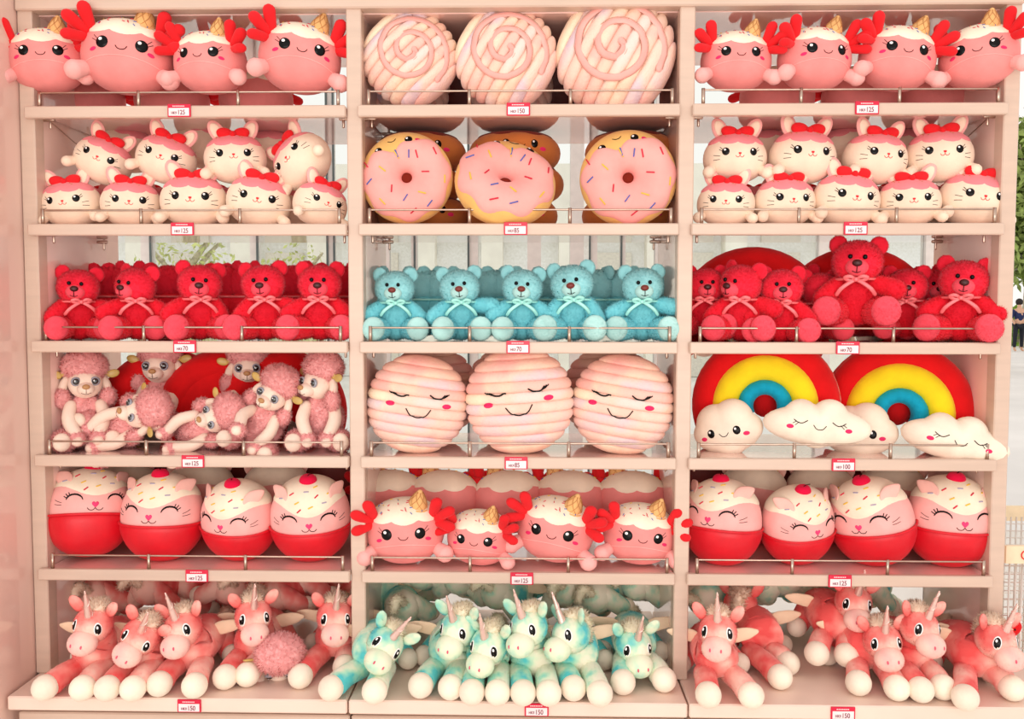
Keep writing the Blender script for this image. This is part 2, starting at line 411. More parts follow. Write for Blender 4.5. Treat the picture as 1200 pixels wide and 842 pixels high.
for bi in range(3):
    for k in range(6):
        px, pr = TG[bi][k]; y = -.024 if k < 5 else -.162; z = SZ[k]
        X = at(px, 421, y).x; zb = z-.030 if k < 5 else z-.036
        t = thing('price_tag', 'price tag reading %d on the %s shelf edge, %s bay' % (pr, (ordn+['bottom deck'])[k], names[bi]), 'price tag', 'price tags on the shelf edges')
        mk('tag_holder', box(X-.033, X+.033, y-.0035, y+.001, zb-.001, zb+.035, .0012), TAGR, t, smooth=False)
        mk('tag_card', box(X-.029, X+.029, y-.0046, y-.003, zb+.002, zb+.0235), TAGW, t, smooth=False)
        g = G(); 
        for q in range(7): g.add(box(X-.018+q*.005, X-.0145+q*.005, y-.0042, y-.0034, zb+.0275, zb+.0300))
        mk('header_line', g, TAGW, t, smooth=False)
        text_mesh('HK$', .0105, X-.022, y-.0050, zb+.0065, TAGK, t, 'currency_print', .0002, .8)
        text_mesh(str(pr), .0185, X-.0045, y-.0050, zb+.0055, TAGK, t, 'price_print', .0002, .82)

# ------------------------------------------------------------------ plush materials
PINKB = plush('plush_salmon_pink', (242, 146, 142)); PINKL = plush('plush_light_pink', (248, 178, 172)); CREAM = plush('plush_cream', (250, 232, 208))
CATC = plush('plush_cream_white', (250, 222, 198)); ICEP = plush('plush_icing_pink', (240, 138, 144)); GILL = plush('plush_bright_red', (230, 36, 42))
WAFER = plush('wafer_tan', (232, 180, 118)); WLINE = mat('wafer_seam', (196, 132, 74), noise=.05)
SPR = [mat('sprinkle_'+n, c, rough=.7, noise=.04) for n, c in (('red', (214, 40, 66)), ('blue', (92, 104, 176)), ('yellow', (240, 194, 70)), ('lilac', (176, 164, 186)))]
NOSEP = plush('plush_hot_pink', (240, 70, 120))

def eyes(par, F, xs, z, rx, rz, rot=0, lash=1, name='eye', dome=.003):
    for x in xs:
        g = G(F.disc(x, z, rx, rz, rot*(1 if x < 0 else -1), dome))
        g.add(F.disc(x-rx*.28, z+rz*.42, rx*.3, rz*.26, 0, .001), 1)
        hl = g.v[-1]; hl[:, 1] -= dome*.95
        mk(name, g, [BLACK, EYEW], par)
    if lash:
        g = G()
        for x in xs:
            s = 1 if x > 0 else -1
            for a in (.55, .15, -.25)[:3 if lash == 1 else 2]:
                p = (x+s*rx*1.0*math.cos(a), z+rz*1.0*math.sin(a)); q = (x+s*(rx+.010*rx/.0145)*math.cos(a), z+(rz+.012*rz/.0165)*math.sin(a+.18))
                g.add(F.line([p, q], .0008, 4, 4))
        mk('eyelashes', g, BLACK, par)

def make_axolotl():
    t = thing('axolotl_plush', '', 'plush toy')
    c = (0, 0, .094); g = G(ball(c, (.114, .092, .094), 40, 26, .92, .96)); b = g.bvh(); F = Face(b)
    mk('body', g, PINKB, t)
    edge = lambda a: math.radians(67)+.12*(abs(math.sin(3.5*a+.6))**.8-.5)+(-.12 if math.sin(a) > .3 else 0)
    ic = G(shell(b, c, edge, .0032, na=90, nr=14)); bi = ic.bvh(); mk('icing', ic, CREAM, t)
    g = G()
    gs = [G() for _ in SPR]; r = random.Random(3)
    for i in range(34):
        az = r.uniform(-PI, .1); pol = r.uniform(.25, .92)
        gs[i % 3].add(sprinkle(b, c, az, pol, .0065, .0011, r.uniform(0, PI), .0042))
    for i in range(3): mk('sprinkles', gs[i], SPR[i], t)
    g = G(); g.add(F.line([(x*.001, .074-.00045*(x*x)*.012*.35) for x in range(-88, 89, 16)], .0011, 5, 26)); mk('belly_seam', g, PINKL, t)
    eyes(t, F, (-.047, .047), .104, .0150, .0158, lash=2)
    mk('mouth', F.line([(-.0135, .0965), (-.009, .0905), (0, .0880), (.009, .0905), (.0135, .0965)], .0011), BLACK, t)
    for s in (-1, 1): mk('cheek', F.disc(s*.069, .086, .0085, .005, -s*.35, .0008), CHEEK, t)
    # waffle cone
    M = TR((.040, -.032, .170), rx=16, ry=12)
    V, Fc = tube([(0, 0, -.01), (0, 0, .004), (0, 0, .02), (0, 0, .036), (0, 0, .046)], [.029, .029, .024, .015, .008], 20)
    cg = G(xf((V, Fc), M)); cone = mk('waffle_cone', cg, WAFER, t)
    g = G()
    for k in range(7):
        for sg in (-1, 1):
            pts = []
            for q in np.linspace(0, 1, 7):
                a = k*2*PI/7+sg*q*1.5; R = np.interp(q, [0, .45, .8, 1], [.0295, .0245, .0155, .009]); z = q*.047
                pts.append((R*math.cos(a), R*math.sin(a), z))
            g.add(xf(tube(pts, .0009, 4), M))
    mk('waffle_seams', g, WLINE, cone)
    rim = [(.031*math.cos(a), .031*math.sin(a), -.002) for a in np.linspace(0, 2*PI, 22)]
    mk('cone_rim', xf(tube(rim, .0048, 8, caps=False), M), WAFER, cone)
    # gills: four rounded lobes each side
    for s in (-1, 1):
        g = G(); base = np.array((s*.080, -.024, .126))
        for (dx, dz, L, r1) in ((.016, .060, 1, .0180), (.050, .034, 1, .0190), (.050, -.010, 1, .0180)):
            e = base+np.array((s*dx, -.048, dz))*L
            g.add(tube([base, (base+e)/2, e], [.010, r1*.92, r1], 12, 6, flat=.8))
        g.add(ball(base+np.array((s*.012, 0, .012)), (.025, .016, .028), 14, 10))
        mk('gill', g, GILL, t)
        g = G(tube([(s*.088, -.030, .050), (s*.104, -.044, .040), (s*.114, -.052, .034)], [.018, .022, .0255], 16, 8)); mk('arm', g, PINKL, t)
    PROTO['axolotl'] = (t, .228, .188, (0, 0, .094))

def make_bunny():
    t = thing('bunny_plush', '', 'plush toy')
    c = (0, 0, .069); g = G(ball(c, (.088, .074, .069), 36, 22, .93, .96)); b = g.bvh(); F = Face(b)
    mk('body', g, CATC, t)
    edge = lambda a: math.radians(66)+.13*(abs(math.sin(4*a+.3))**.7-.5)+(-.10 if math.sin(a) > .3 else 0)
    mk('icing', shell(b, c, edge, .0030, na=80, nr=12), ICEP, t)
    r = random.Random(5); g = G()
    for i in range(14): g.add(sprinkle(b, c, r.uniform(-PI, 0), r.uniform(.3, .85), .004, .0008, r.uniform(0, PI), .0038))
    mk('sprinkles', g, WLINE, t)
    eyes(t, F, (-.0375, .0375), .078, .0098, .0108, lash=2, dome=.0025)
    g = G(F.poly([(-.0042, .0745), (0, .0752), (.0042, .0745), (.0035, .0705), (0, .0682), (-.0035, .0705)], .0014))
    mk('nose', g, REDT, t)
    g = G(F.line([(-.011, .0665), (-.008, .0625), (-.003, .0625), (0, .0672)], .0008), F.line([(.011, .0665), (.008, .0625), (.003, .0625), (0, .0672)], .0008)); mk('mouth', g, REDT, t)
    g = G()
    for s in (-1, 1):
        for k in range(2): g.add(F.line([(s*.052, .066-k*.009), (s*.067, .069-k*.013)], .0007, 4, 5))
    mk('whiskers', g, BLACK, t)
    for s in (-1, 1):
        M = TR((s*.030, -.008, .120), ry=s*30, rx=8)
        er = pillow(lambda a: 1, .007, 24, 5)
        V = er[0]*np.array((.0215, 1, .036))+np.array((0, 0, .030)); V[:,1] += .10*V[:,2]**1*.2
        ear = mk('ear', xf((V, er[1]), M), PINKL, t)
        V2 = er[0]*np.array((.0145, .6, .027))+np.array((0, -.0046, .031)); mk('inner_ear', xf((V2, er[1]), M), CATC, ear)
    bow = G()
    for s in (-1, 1):
        p = pillow(lambda a: 1, .011, 20, 5); V = p[0]*np.array((.0255, 1.2, .0170)); V[:,1] *= 1-.3*np.exp(-((V[:,0]+s*.0215)/.01)**2)
        bow.add(xf((V, p[1]), TR((s*.021, -.030, .137), ry=-s*16)))
    b_ = mk('bow', bow, GILL, t); mk('bow_knot', ball((0, -.040, .134), (.0085, .010, .010), 12, 8), GILL, b_)
    for s in (-1, 1):
        mk('arm', tube([(s*.066, -.030, .036), (s*.076, -.042, .027), (s*.080, -.050, .023)], [.013, .0155, .0165], 14, 8), CATC, t)
    PROTO['bunny'] = (t, .176, .138, (0, 0, .069))

CUPR = plush('plush_cherry_red', (218, 14, 34), rough=.42, spec=.5, sheen=.15, bump=.1, bscale=90); CHER = plush('plush_cherry', (226, 18, 66)); EARP = plush('plush_ear_pink', (248, 192, 180))
def make_cupcat():
    t = thing('cupcake_cat_plush', '', 'plush toy')
    c = (0, 0, .132); 
    def egg(P):
        P = P.copy(); k = P[:,2]/.132; f = 1-.07*np.clip(k, 0, 1)**2-.05*np.clip(-k, 0, 1); P[:,0] *= f; P[:,1] *= f; return P
    g = G(ball(c, (.122, .108, .132), 44, 30, .86, .95, fn=egg)); b = g.bvh(); F = Face(b)
    mk('body', g, PINKL, t)
    front = lambda a: math.exp(-((a+PI/2)/.62)**2) if -PI <= a <= PI else 0
    def edge(a):
        a = (a+PI) % (2*PI)-PI
        return math.radians(60)+.06*front(a)+.08*math.cos(3*(a+PI/2))
    ic = G(shell(b, c, edge, .0028, na=80, nr=14)); mk('icing', ic, CREAM, t)
    cup = G(shell(b, c, lambda a: math.radians(85)-.03*math.sin(a), .0055, na=64, nr=16, down=True)); cp = mk('cup', cup, CUPR, t)
    rim = []
    for a in np.linspace(0, 2*PI, 60):
        p, n = hits(b, c, a, PI-(math.radians(84)-.03*math.sin(a)), .005); rim.append(tuple(p))
    mk('cup_rim', tube(rim, .0038, 8, caps=False), CUPR, cp)
    for s in (-1, 1):
        x = s*.056; z = .168
        pts = [(x+.0215*math.cos(a), z-.004+.018*math.sin(a)) for a in np.linspace(PI-.15, .15, 9)]
        P = [F.p(p[0], p[1], .0006) for p in pts]; rr = [.0013, .0022, .0027, .0029, .0029, .0028, .0026, .002, .0013]
        mk('eye', tube(P, rr, 6), BLACK, t)
    g = G()
    for s in (-1, 1):
        for k, (dx, dz, ex, ez) in enumerate(((.012, .0135, .015, .023), (.016, .010, .022, .019), (.019, .006, .027, .012))):
            g.add(F.line([(s*(.056+dx), .164+dz), (s*(.056+ex), .164+ez)], .0014, 5, 5))
    mk('eyelashes', g, BLACK, t)
    g = G()
    for s in (-1, 1): g.add(F.line([(s*.089, .158), (s*.097, .161), (s*.104, .166)], .0008, 4, 6)); g.add(F.line([(s*.089, .151), (s*.097, .151), (s*.105, .153)], .0008, 4, 6))
    mk('whiskers', g, BLACK, t)
    hp = [(.010*(math.sin(a)**3), .152+.0007*(13*math.cos(a)-5*math.cos(2*a)-2*math.cos(3*a)-math.cos(4*a))) for a in np.linspace(0, 2*PI, 24, endpoint=False)]
    mk('nose', F.poly(hp, .0022), NOSEP, t)
    g = G(F.line([(-.0215, .141), (-.016, .1355), (-.006, .1355), (0, .142)], .0011), F.line([(.0215, .141), (.016, .1355), (.006, .1355), (0, .142)], .0011), F.line([(0, .147), (0, .142)], .0010, 5, 4)); mk('mouth', g, BLACK, t)
    for i, (az, pol, col, an) in enumerate(((-2.25, .62, 0, .7), (-1.95, .80, 2, .5), (-1.65, .52, 3, 0), (-1.25, .66, 0, .7), (-1.05, .85, 3, .1), (-.75, .68, 2, .2), (-2.6, .8, 3, .1), (-1.5, .9, 2, .4), (-.35, .7, 0, .6), (-2.9, .6, 2, .3), (-1.85, .98, 0, .7), (-1.15, .42, 2, .4))):
        mk('sprinkle', sprinkle(b, c, az, pol, .012, .0021, an, .0034), SPR[col], t)
    ch = mk('cherry', G(ball((0, -.018, .262), (.027, .025, .023), 22, 14, fn=lambda P: P*np.array((1, 1, 1))-np.exp(-(P[:,:1]**2+P[:,1:2]**2)/.0001)*np.array((0, 0, .006)))), CHER, t)
    mk('cherry_stem', tube([(0, -.02, .278), (.004, -.028, .287), (.012, -.036, .291)], .0014, 6, 6), BLACK, ch)
    for s in (-1, 1):
        p = pillow(lambda a: 1, .0065, 22, 5); V = p[0]*np.array((.024, 1, .040)); V[:,0] *= 1-.35*np.clip(V[:,2]/.034, 0, 1); V[:,1] -= 6*(V[:,2]+.01)**2*np.where(V[:,2] < 0, 1, .2)
        mk('ear', xf((V, p[1]), TR((s*.082, -.032, .232), rx=-38, ry=s*62, rz=s*15)), EARP, t)
    PROTO['cupcat'] = (t, .240, .264, (0, 0, .132))

# ---- teddy bears
def make_bear(key, name, fur_c, pale, ribbon, nose_c, head_c):
    HM = plush(name+'_head_fur', head_c, noise=.08, nscale=9, bump=0, sheen=.7)
    FM = plush(name+'_fur', fur_c, noise=.10, nscale=9, bump=0, sheen=.5); PM = plush(name+'_pale_fur', pale, noise=.06, bump=0, sheen=.5)
    RM = mat(name+'_ribbon', ribbon, rough=.35, noise=.05, spec=.6); NM = mat(name+'_nose', nose_c, rough=.35, noise=.05)
    t = thing('teddy_bear', '', 'teddy bear')
    L = .0068
    g = G(ball((0, .012, .066), (.055, .048, .064), 24, 16)); fur(g, 5200, L, .0011, seed=1); mk('body', g, FM, t)
    piv = (0, .005, .115)
    g = G(ball((0, -.008, .156), (.058, .050, .051), 26, 18, .95, 1)); hb = G(g.v and (g.v[0], g.f)); fur(g, 7000, L, .0011, comb=(0, 0, .1), seed=2, keep=lambda P: ~((abs(P[:,0]) < .024) & (P[:,2] < .157) & (P[:,2] > .122) & (P[:,1] < -.03)))
    hd = mk('head', g, HM, t, pivot=piv); b = hb.bvh(); F = Face(b)
    g = G(ball((0, -.052, .142), (.026, .020, .0205), 20, 14)); mb = Face(G((g.v[0], g.f)))
    fur(g, 1800, .0028, .0009, seed=3); mk('muzzle', g, PM, hd)
    mk('nose', ball((0, -.071, .151), (.0115, .0075, .0085), 16, 10, 1, 1), NM, hd)
    mk('mouth', G(mb.line([(0, .142), (0, .1295)], .0010, 5, 4, .002), mb.line([(-.009, .1325), (0, .1290), (.009, .1325)], .0008, 5, 6, .002)), BLACK, hd)
    for s in (-1, 1):
        p = F.p(s*.0165, .1665); mk('eye', ball(p+np.array((0, -.004, 0)), (.0055, .0045, .0058), 12, 8), BLACK, hd)
        g = G(ball((0, 0, 0), (.0225, .011, .0225), 18, 12, fn=lambda P: P-np.exp(-(P[:,:1]**2+P[:,2:3]**2)/.00018)*(P[:,1:2] < 0)*np.array((0, -.007, 0)), M=TR((s*.046, .002, .197), rz=s*18, ry=s*8)))
        fur(g, 1700, .0045, .001, seed=4); mk('ear', g, HM, hd)
    for s in (-1, 1):
        sh = (s*.040, 0, .103)
        g = G(tube([sh, (s*.060, -.020, .084), (s*.074, -.038, .066)], [.021, .0235, .0245], 14, 8)); fur(g, 2400, L, .0011, seed=6); mk('arm', g, FM, t, pivot=sh)
        hip = (s*.036, 0, .036)
        g = G(tube([hip, (s*.052, -.040, .036), (s*.064, -.066, .037)], [.030, .032, .034], 16, 8)); fur(g, 3000, L, .0011, comb=(0, -.2, 0), seed=7); leg = mk('leg', g, FM, t, pivot=hip)
        g = G(ball((s*.068, -.084, .038), (.0325, .018, .0345), 20, 12, M=Matrix.Identity(4))); fur(g, 2200, .0042, .0011, seed=8); mk('foot', g, PM, leg)
    g = G()
    for s in (-1, 1):
        g.add(tube([(0, -.050, .112), (s*.016, -.053, .104), (s*.034, -.052, .090), (s*.043, -.046, .077)], [.0035, .0048, .0052, .0048], 6, 10, flat=.25, up=(0, 1, 0)))
        g.add(tube([(0, -.050, .113), (s*.013, -.058, .120), (s*.026, -.054, .116), (s*.013, -.052, .109), (0, -.051, .112)], [.0035, .005, .005, .005, .0035], 6, 14, flat=.25, up=(0, 1, 0)))
    rb = mk('ribbon', g, RM, t); mk('ribbon_knot', ball((0, -.053, .113), (.006, .005, .006), 10, 8), RM, rb)
    col = [(.049*math.cos(a), .002+.047*math.sin(a), .114) for a in np.linspace(0, 2*PI, 24)]
    mk('neck_ribbon', tube(col, .0035, 6, caps=False), RM, rb)
    PROTO[key] = (t, .118, .208, (0, 0, .104))
def pose(o, head=(0, 0, 0), arms=None, legs=None):
    for c in child(o, 'head'): c.rotation_euler = [math.radians(x) for x in head]
    for nm, v in (('arm', arms), ('leg', legs)):
        if v:
            for c in child(o, nm):
                c.rotation_euler = [math.radians(x) for x in (v[0] if c.location.x < 0 else v[1])]

# ---- poodles
POOD = plush('poodle_pink_curl', (255, 182, 180), noise=.06, bump=.4, bscale=160, sheen=.4); POOW = plush('poodle_white_plush', (250, 222, 204), sheen=.4)
GOLD = mat('gold_satin', (206, 172, 96), rough=.35, noise=.08, spec=.6); IRIS = mat('eye_ring_grey', (150, 150, 160), rough=.15, noise=.05, spec=.7); GLASSB = mat('eye_glass_black', (10, 10, 14), rough=.05, spec=.8, noise=.05, coat=1)
NOSEG = mat('nose_tan_fabric', (190, 140, 92), rough=.5, noise=.08)
def lump(c, r, n, seed, L=.010, amp=.06, M=None, keep=None):
    rr = random.Random(seed); ph = [(rr.uniform(0, 6), rr.uniform(0, 6), rr.uniform(0, 6)) for _ in range(3)]
    def fn(P):
        u = P/np.array(r); d = sum(np.sin(7*u[:,0]+a)*np.sin(7*u[:,1]+b)*np.sin(7*u[:,2]+c_) for a, b, c_ in ph)
        return P*(1+amp*d[:,None])
    g = G(ball(c, r, 26, 18, fn=fn, M=M)); fur(g, n, L, .0016, comb=(0, 0, -.15), jit=.6, seed=seed, curl=.0022, keep=keep); return g
def make_poodle():
    t = thing('poodle_plush', '', 'plush toy')
    mk('body', lump((0, .015, .085), (.062, .052, .080), 7000, 1), POOD, t)
    piv = (0, 0, .155)
    g = G(ball((0, -.012, .192), (.046, .044, .044), 26, 18)); hb = Face(g); g.add(ball((0, -.050, .178), (.024, .028, .020), 18, 12)); allb = Face(g)
    fur(g, 2600, .0028, .0009, seed=2); hd = mk('head', g, POOW, t, pivot=piv)
    mk('topknot', lump((0, .006, .240), (.062, .052, .050), 7500, 3, amp=.04), POOD, hd)
    for s in (-1, 1):
        p = hb.p(s*.025, .200)
        e = G(ball(p+np.array((0, -.001, 0)), (.0135, .006, .0135), 18, 10)); e.add(ball(p+np.array((0, -.0045, 0)), (.0092, .0055, .0092), 16, 10), 1); e.add(ball(p+np.array((-.003, -.0095, .003)), (.0018, .001, .0018), 8, 6), 2)
        mk('eye', e, [IRIS, GLASSB, EYEW], hd)
        g = G(tube([(s*.043, .004, .212), (s*.056, -.002, .190), (s*.060, -.006, .168)], [.010, .012, .013], 12, 8)); fur(g, 900, .003, .0009, seed=5); mk('ear', g, POOW, hd)
        mk('ear_pompom', lump((s*.061, -.010, .150), (.021, .019, .029), 2200, 6, L=.008), POOD, hd)
        bw = G()
        for q in (-1, 1):
            pp = pillow(lambda a: 1, .004, 16, 4); V = pp[0]*np.array((.018, 1, .012)); bw.add(xf((V, pp[1]), TR((s*.062+q*.014, -.004, .222-q*s*.004), ry=-q*24+s*10)))
        mk('ear_bow', bw, GOLD, hd)
    mk('nose', ball((0, -.0765, .186), (.0105, .007, .0075), 16, 10), NOSEG, hd)
    mk('mouth', G(allb.line([(0, .178), (0, .167)], .0007, 5, 5, .001), allb.line([(-.012, .1685), (0, .1645), (.012, .1685)], .0007, 5, 8, .001)), mat('mouth_brown', (110, 62, 52), noise=.05), hd)
    for s in (-1, 1):
        sh = (s*.040, -.020, .128)
        g = G(tube([sh, (s*.046, -.052, .092), (s*.030, -.074, .050)], [.017, .019, .018], 14, 8)); fur(g, 1300, .003, .0009, seed=7); a = mk('arm', g, POOW, t, pivot=sh)
        mk('cuff', lump((s*.028, -.078, .040), (.024, .022, .020), 2200, 8, L=.007), POOD, a); g = G(ball((s*.027, -.090, .034), (.0165, .0165, .0155), 14, 10)); mk('paw', g, POOW, a)
        hip = (s*.04, -.01, .03)
        g = lump((s*.060, -.052, .032), (.032, .044, .030), 4200, 9, L=.009); lg = mk('leg', g, POOD, t, pivot=hip)
        g = G(ball((s*.066, -.090, .033), (.024, .018, .026), 18, 12)); fur(g, 1100, .003, .0009, seed=10); mk('foot', g, POOW, lg)
    PROTO['poodle'] = (t, .140, .282, (0, -.01, .141))

# ---- cushions
PAST = [plush('pastel_plush_'+n, c, noise=.03, nscale=6, bump=.5, bscale=150, col2=[c2, c3]) for n, c, c2, c3 in (
    ('peach', (248, 200, 174), (250, 222, 196), (248, 190, 178)), ('blush', (246, 186, 174), (250, 208, 190), (236, 200, 204)), ('cream', (250, 226, 196), (248, 208, 186), (238, 214, 204)),
    ('rose', (244, 178, 166), (250, 206, 182), (250, 194, 180)), ('lilac', (224, 200, 210), (250, 214, 196), (248, 200, 182)))]
SEAM = plush('cushion_seam', (206, 150, 130)); SPIR = plush('spiral_pink', (246, 176, 166))
def bands(a, c, b, n, bulge, ang, parent, name, seed):
    rr = random.Random(seed); M = TR(ry=ang); allg = G()
    core = G(xf(ball((0, 0, 0), (a-.003, b-.003, c-.003), 36, 24, .9, 1), M)); mk('core', core, SEAM, parent, pivot=(0, 0, 0))
    hs = np.linspace(-c, c, n+1)
    for i in range(n):
        V = []; nt, na = 9, 56
        for q in range(nt):
            t = q/(nt-1); h = hs[i]+(hs[i+1]-hs[i])*t
            hh = h/c*.985; k = math.sqrt(max(0, 1-abs(hh)**2.2)); bu = bulge*math.sin(PI*t)**.55-.003
            for j in range(na):
                th = 2*PI*j/na; x = math.cos(th); y = math.sin(th)
                wob = .0012*math.sin(5*th+i*1.7)
                V.append(((a*k+bu*1.1)*x, (b*k**.75+bu+wob)*np.sign(y)*abs(y)**.8, h))
        F = grid_f(na, nt); n0 = len(V); V.append((0, 0, hs[i])); V.append((0, 0, hs[i+1]))
        F += [(n0, (j+1) % na, j) for j in range(na)] + [(n0+1, n0-na+j, n0-na+(j+1) % na) for j in range(na)]
        vf = xf((V, F), M); allg.add(vf); mk(name, G(vf), PAST[(i*2+rr.randint(0, 2)) % 5], parent)
    return allg
def make_stripe(key, closed='both'):
    t = thing('striped_round_cushion', '', 'cushion')
    c = .148
    g = bands(.148, c, .085, 10, .0075, 4, t, 'stripe_panel', 3); F = Face(g)
    for s in (-1, 1):
        mk('eye', F.line([(s*.054-.022, .036), (s*.054-.01, .029), (s*.054+.006, .027), (s*.054+.022, .033)], .0024, 6, 14, .0016), BLACK, t)
        mk('cheek', F.disc(s*.083, .005, .0135, .0075, 0, .002), CHEEK, t)
    g = G()
    for s in (-1, 1):
        for k in range(3): g.add(F.line([(s*(.066+k*.005), .029+k*.0015), (s*(.075+k*.006), .038-k*.001+k*.002)], .0016, 5, 5, .0020))
    mk('eyelashes', g, BLACK, t)
    mk('mouth', F.line([(-.036, -.008), (-.022, -.026), (0, -.033), (.022, -.026), (.036, -.008)], .0018, 6, 22, .0010), BLACK, t)
    mk('care_label', box(.128, .131, -.012, .014, -.085, -.045), EYEW, t, smooth=False)
    PROTO[key] = (t, .306, .300, (0, 0, 0))
def make_swirl():
    t = thing('swirl_round_cushion', '', 'cushion')
    g = bands(.142, .142, .075, 9, .0095, -58, t, 'diagonal_panel', 9); F = Face(g)
    pts = []
    for q in np.linspace(0, 1, 90):
        a = .4-q*4.3*PI; r = .012+.104*q**.92
        pts.append((r*math.cos(a), r*math.sin(a)*1.0))
    P = [F.p(x, z, .002) for x, z in pts]; P = np.array(P)
    for _ in range(3): P[1:-1, 1] = (P[:-2, 1]+P[1:-1, 1]*2+P[2:, 1])/4
    V = tube(P, [.0085]*len(P), 10, flat=.4, up=(0, 1, 0))
    mk('spiral_band', V, SPIR, t)
    mk('spiral_stitching', G(*[tube(P+np.array((0, -.0002, 0))+off, .0008, 4) for off in [np.stack([np.gradient(P[:,2]), 0*P[:,0], -np.gradient(P[:,0])], -1)/np.linalg.norm(np.stack([np.gradient(P[:,2]), 0*P[:,0], -np.gradient(P[:,0])], -1), axis=1, keepdims=True)*s*.0088 for s in (-1, 1)]]), SEAM, t)
    PROTO['swirl'] = (t, .296, .294, (0, 0, 0))

# ---- donuts
DON = plush('plush_donut_tan', (242, 190, 112)); DICE = plush('plush_donut_pink', (250, 172, 164)); CHOC = plush('plush_caramel_brown', (206, 122, 62)); CHOD = plush('plush_chocolate', (122, 38, 24))
def torus_pt(u, v, R, r, b): return ((R+r*math.cos(v))*math.cos(u), -b*math.sin(v), (R+r*math.cos(v))*math.sin(u))
def torus_g(R, r, b, fn=None, nu=56, nv=24):
    V = [torus_pt(2*PI*i/nu, 2*PI*j/nv, R, r, b) for j in range(nv) for i in range(nu)]
    F = [];
    for j in range(nv):
        for i in range(nu):
            F.append((j*nu+i, j*nu+(i+1) % nu, ((j+1) % nv)*nu+(i+1) % nu, ((j+1) % nv)*nu+i))
    return V, F
def make_donut(key, wink=False):
    t = thing('donut_cushion', '', 'cushion')
    R, r, b = .079, .060, .056
    mk('ring', torus_g(R, r, b), DON, t)
    mk('back_disc', ball((0, .004, 0), (.03, .012, .03), 18, 8), CHOD, t)
    def e(u):
        top = math.exp(-((((u-PI/2)+PI) % (2*PI)-PI)/.72)**2)
        return .42+1.12*top+.17*math.sin(u*8+.5)*(1-.3*top)
    nu, nv = 96, 18; V = []
    for j in range(nv):
        for i in range(nu):
            u = 2*PI*i/nu; v0 = e(u); q = j/(nv-1); v = v0+(PI*1.06-v0)*q; o = .0036 if 0 < j < nv-1 else -.001
            V.append(torus_pt(u, v, R, r+o, b+o))
    mk('icing', (V, grid_f(nu, nv)), DICE, t)
    rr = random.Random(11); cols = [0, 1, 2]
    k = 0
    for ring_ in ((1.0, 9, .2), (1.75, 7, .5)):
        for i in range(ring_[1]):
            u = 2*PI*(i+.5*rr.random()+ring_[2])/ring_[1]; v = ring_[0]+rr.uniform(-.15, .15)
            if abs(((u-PI/2)+PI) % (2*PI)-PI) < .8 and v < 1.7: v = 1.85
            p = np.array(torus_pt(u, v, R, r+.0045, b+.0045)); a = rr.uniform(0, PI)
            q = np.array(torus_pt(u+.06*math.cos(a), v+.11*math.sin(a), R, r+.0045, b+.0045)); q = p+(q-p)/np.linalg.norm(q-p)*.0105
            q2 = 2*p-q
            mk('sprinkle', tube([q2, p, q], .0021, 6), SPR[cols[k % 3]], t); k += 1
    F = Face(G(torus_g(R, r, b)))
    if wink:
        ex = [(-.048, 'o'), (.048, 'o')]
    else: ex = [(-.048, 'o'), (.048, 'o')]
    eyes(t, F, [x for x, _ in ex], .094, .0115, .0115, lash=0)
    mk('mouth', F.line([(-.012, .110), (-.004, .1055), (.006, .1055), (.013, .110)], .0012, 5, 10), BLACK, t)
    for s in (-1, 1): mk('cheek', F.disc(s*.073, .084, .008, .005, -s*.6, .001), CHEEK, t)
    PROTO[key] = (t, .278, .278, (0, 0, 0))
def make_flat_donut():
    t = thing('brown_donut_cushion', '', 'cushion')
    R, r, b = .082, .058, .052; M = TR(rx=-90)
    rg = G(xf(torus_g(R, r, b), M)); mk('ring', rg, CHOC, t)
    nu, nv = 72, 12; V = []
    for j in range(nv):
        for i in range(nu):
            u = 2*PI*i/nu; v0 = .95+.12*math.sin(7*u); v = v0+(PI-v0)*j/(nv-1); o = .003 if 0 < j < nv-1 else -.001
            V.append(torus_pt(u, v, R, r+o, b+o))
    F = Face(rg)
    mk('icing', xf((V, grid_f(nu, nv)), M), CHOD, t)
    eyes(t, F, (-.042, .042), .010, .0105, .0125, lash=0)
    mk('mouth', F.line([(-.013, .006), (-.005, -.001), (.005, -.001), (.013, .006)], .001), BLACK, t)
    for s in (-1, 1): mk('cheek', F.disc(s*.068, -.004, .010, .006, 0, .001), CHEEK, t)
    PROTO['flatdonut'] = (t, .280, .104, (0, 0, 0))

# ---- rainbow cushions
RBR = plush('rainbow_red', (222, 22, 26)); RBY = plush('rainbow_yellow', (250, 222, 36)); RBB = plush('rainbow_blue', (20, 162, 196), bump=.5, bscale=60); CLD = plush('cloud_cream', (250, 232, 212)); SILV = mat('silver_piping', (236, 190, 170), rough=.2, metal=.7, noise=.05)
def arch(r0, hw, hd, a0, a1, sx=1, n=30, m=16, y=0, pucker=0):
    V = []
    for i in range(n):
        a = a0+(a1-a0)*i/(n-1); k = min(1, math.sin(PI*(i+.35)/(n+.0))*2.5+.2)
        for j in range(m):
            t = 2*PI*j/m; rr = r0+hw*math.cos(t)*(1-pucker*.0); dd = hd*(1+pucker*.06*math.sin(i*2.1))*np.sign(math.sin(t))*abs(math.sin(t))**.75
            V.append((sx*rr*math.cos(a), y+dd, rr*math.sin(a)))
    F = grid_f(m, n); n0 = len(V); V += [tuple(np.mean(V[:m], axis=0)), tuple(np.mean(V[-m:], axis=0))]
    F += [(n0, (j+1) % m, j) for j in range(m)]+[(n0+1, n0-m+j, n0-m+(j+1) % m) for j in range(m)]
    return V, F
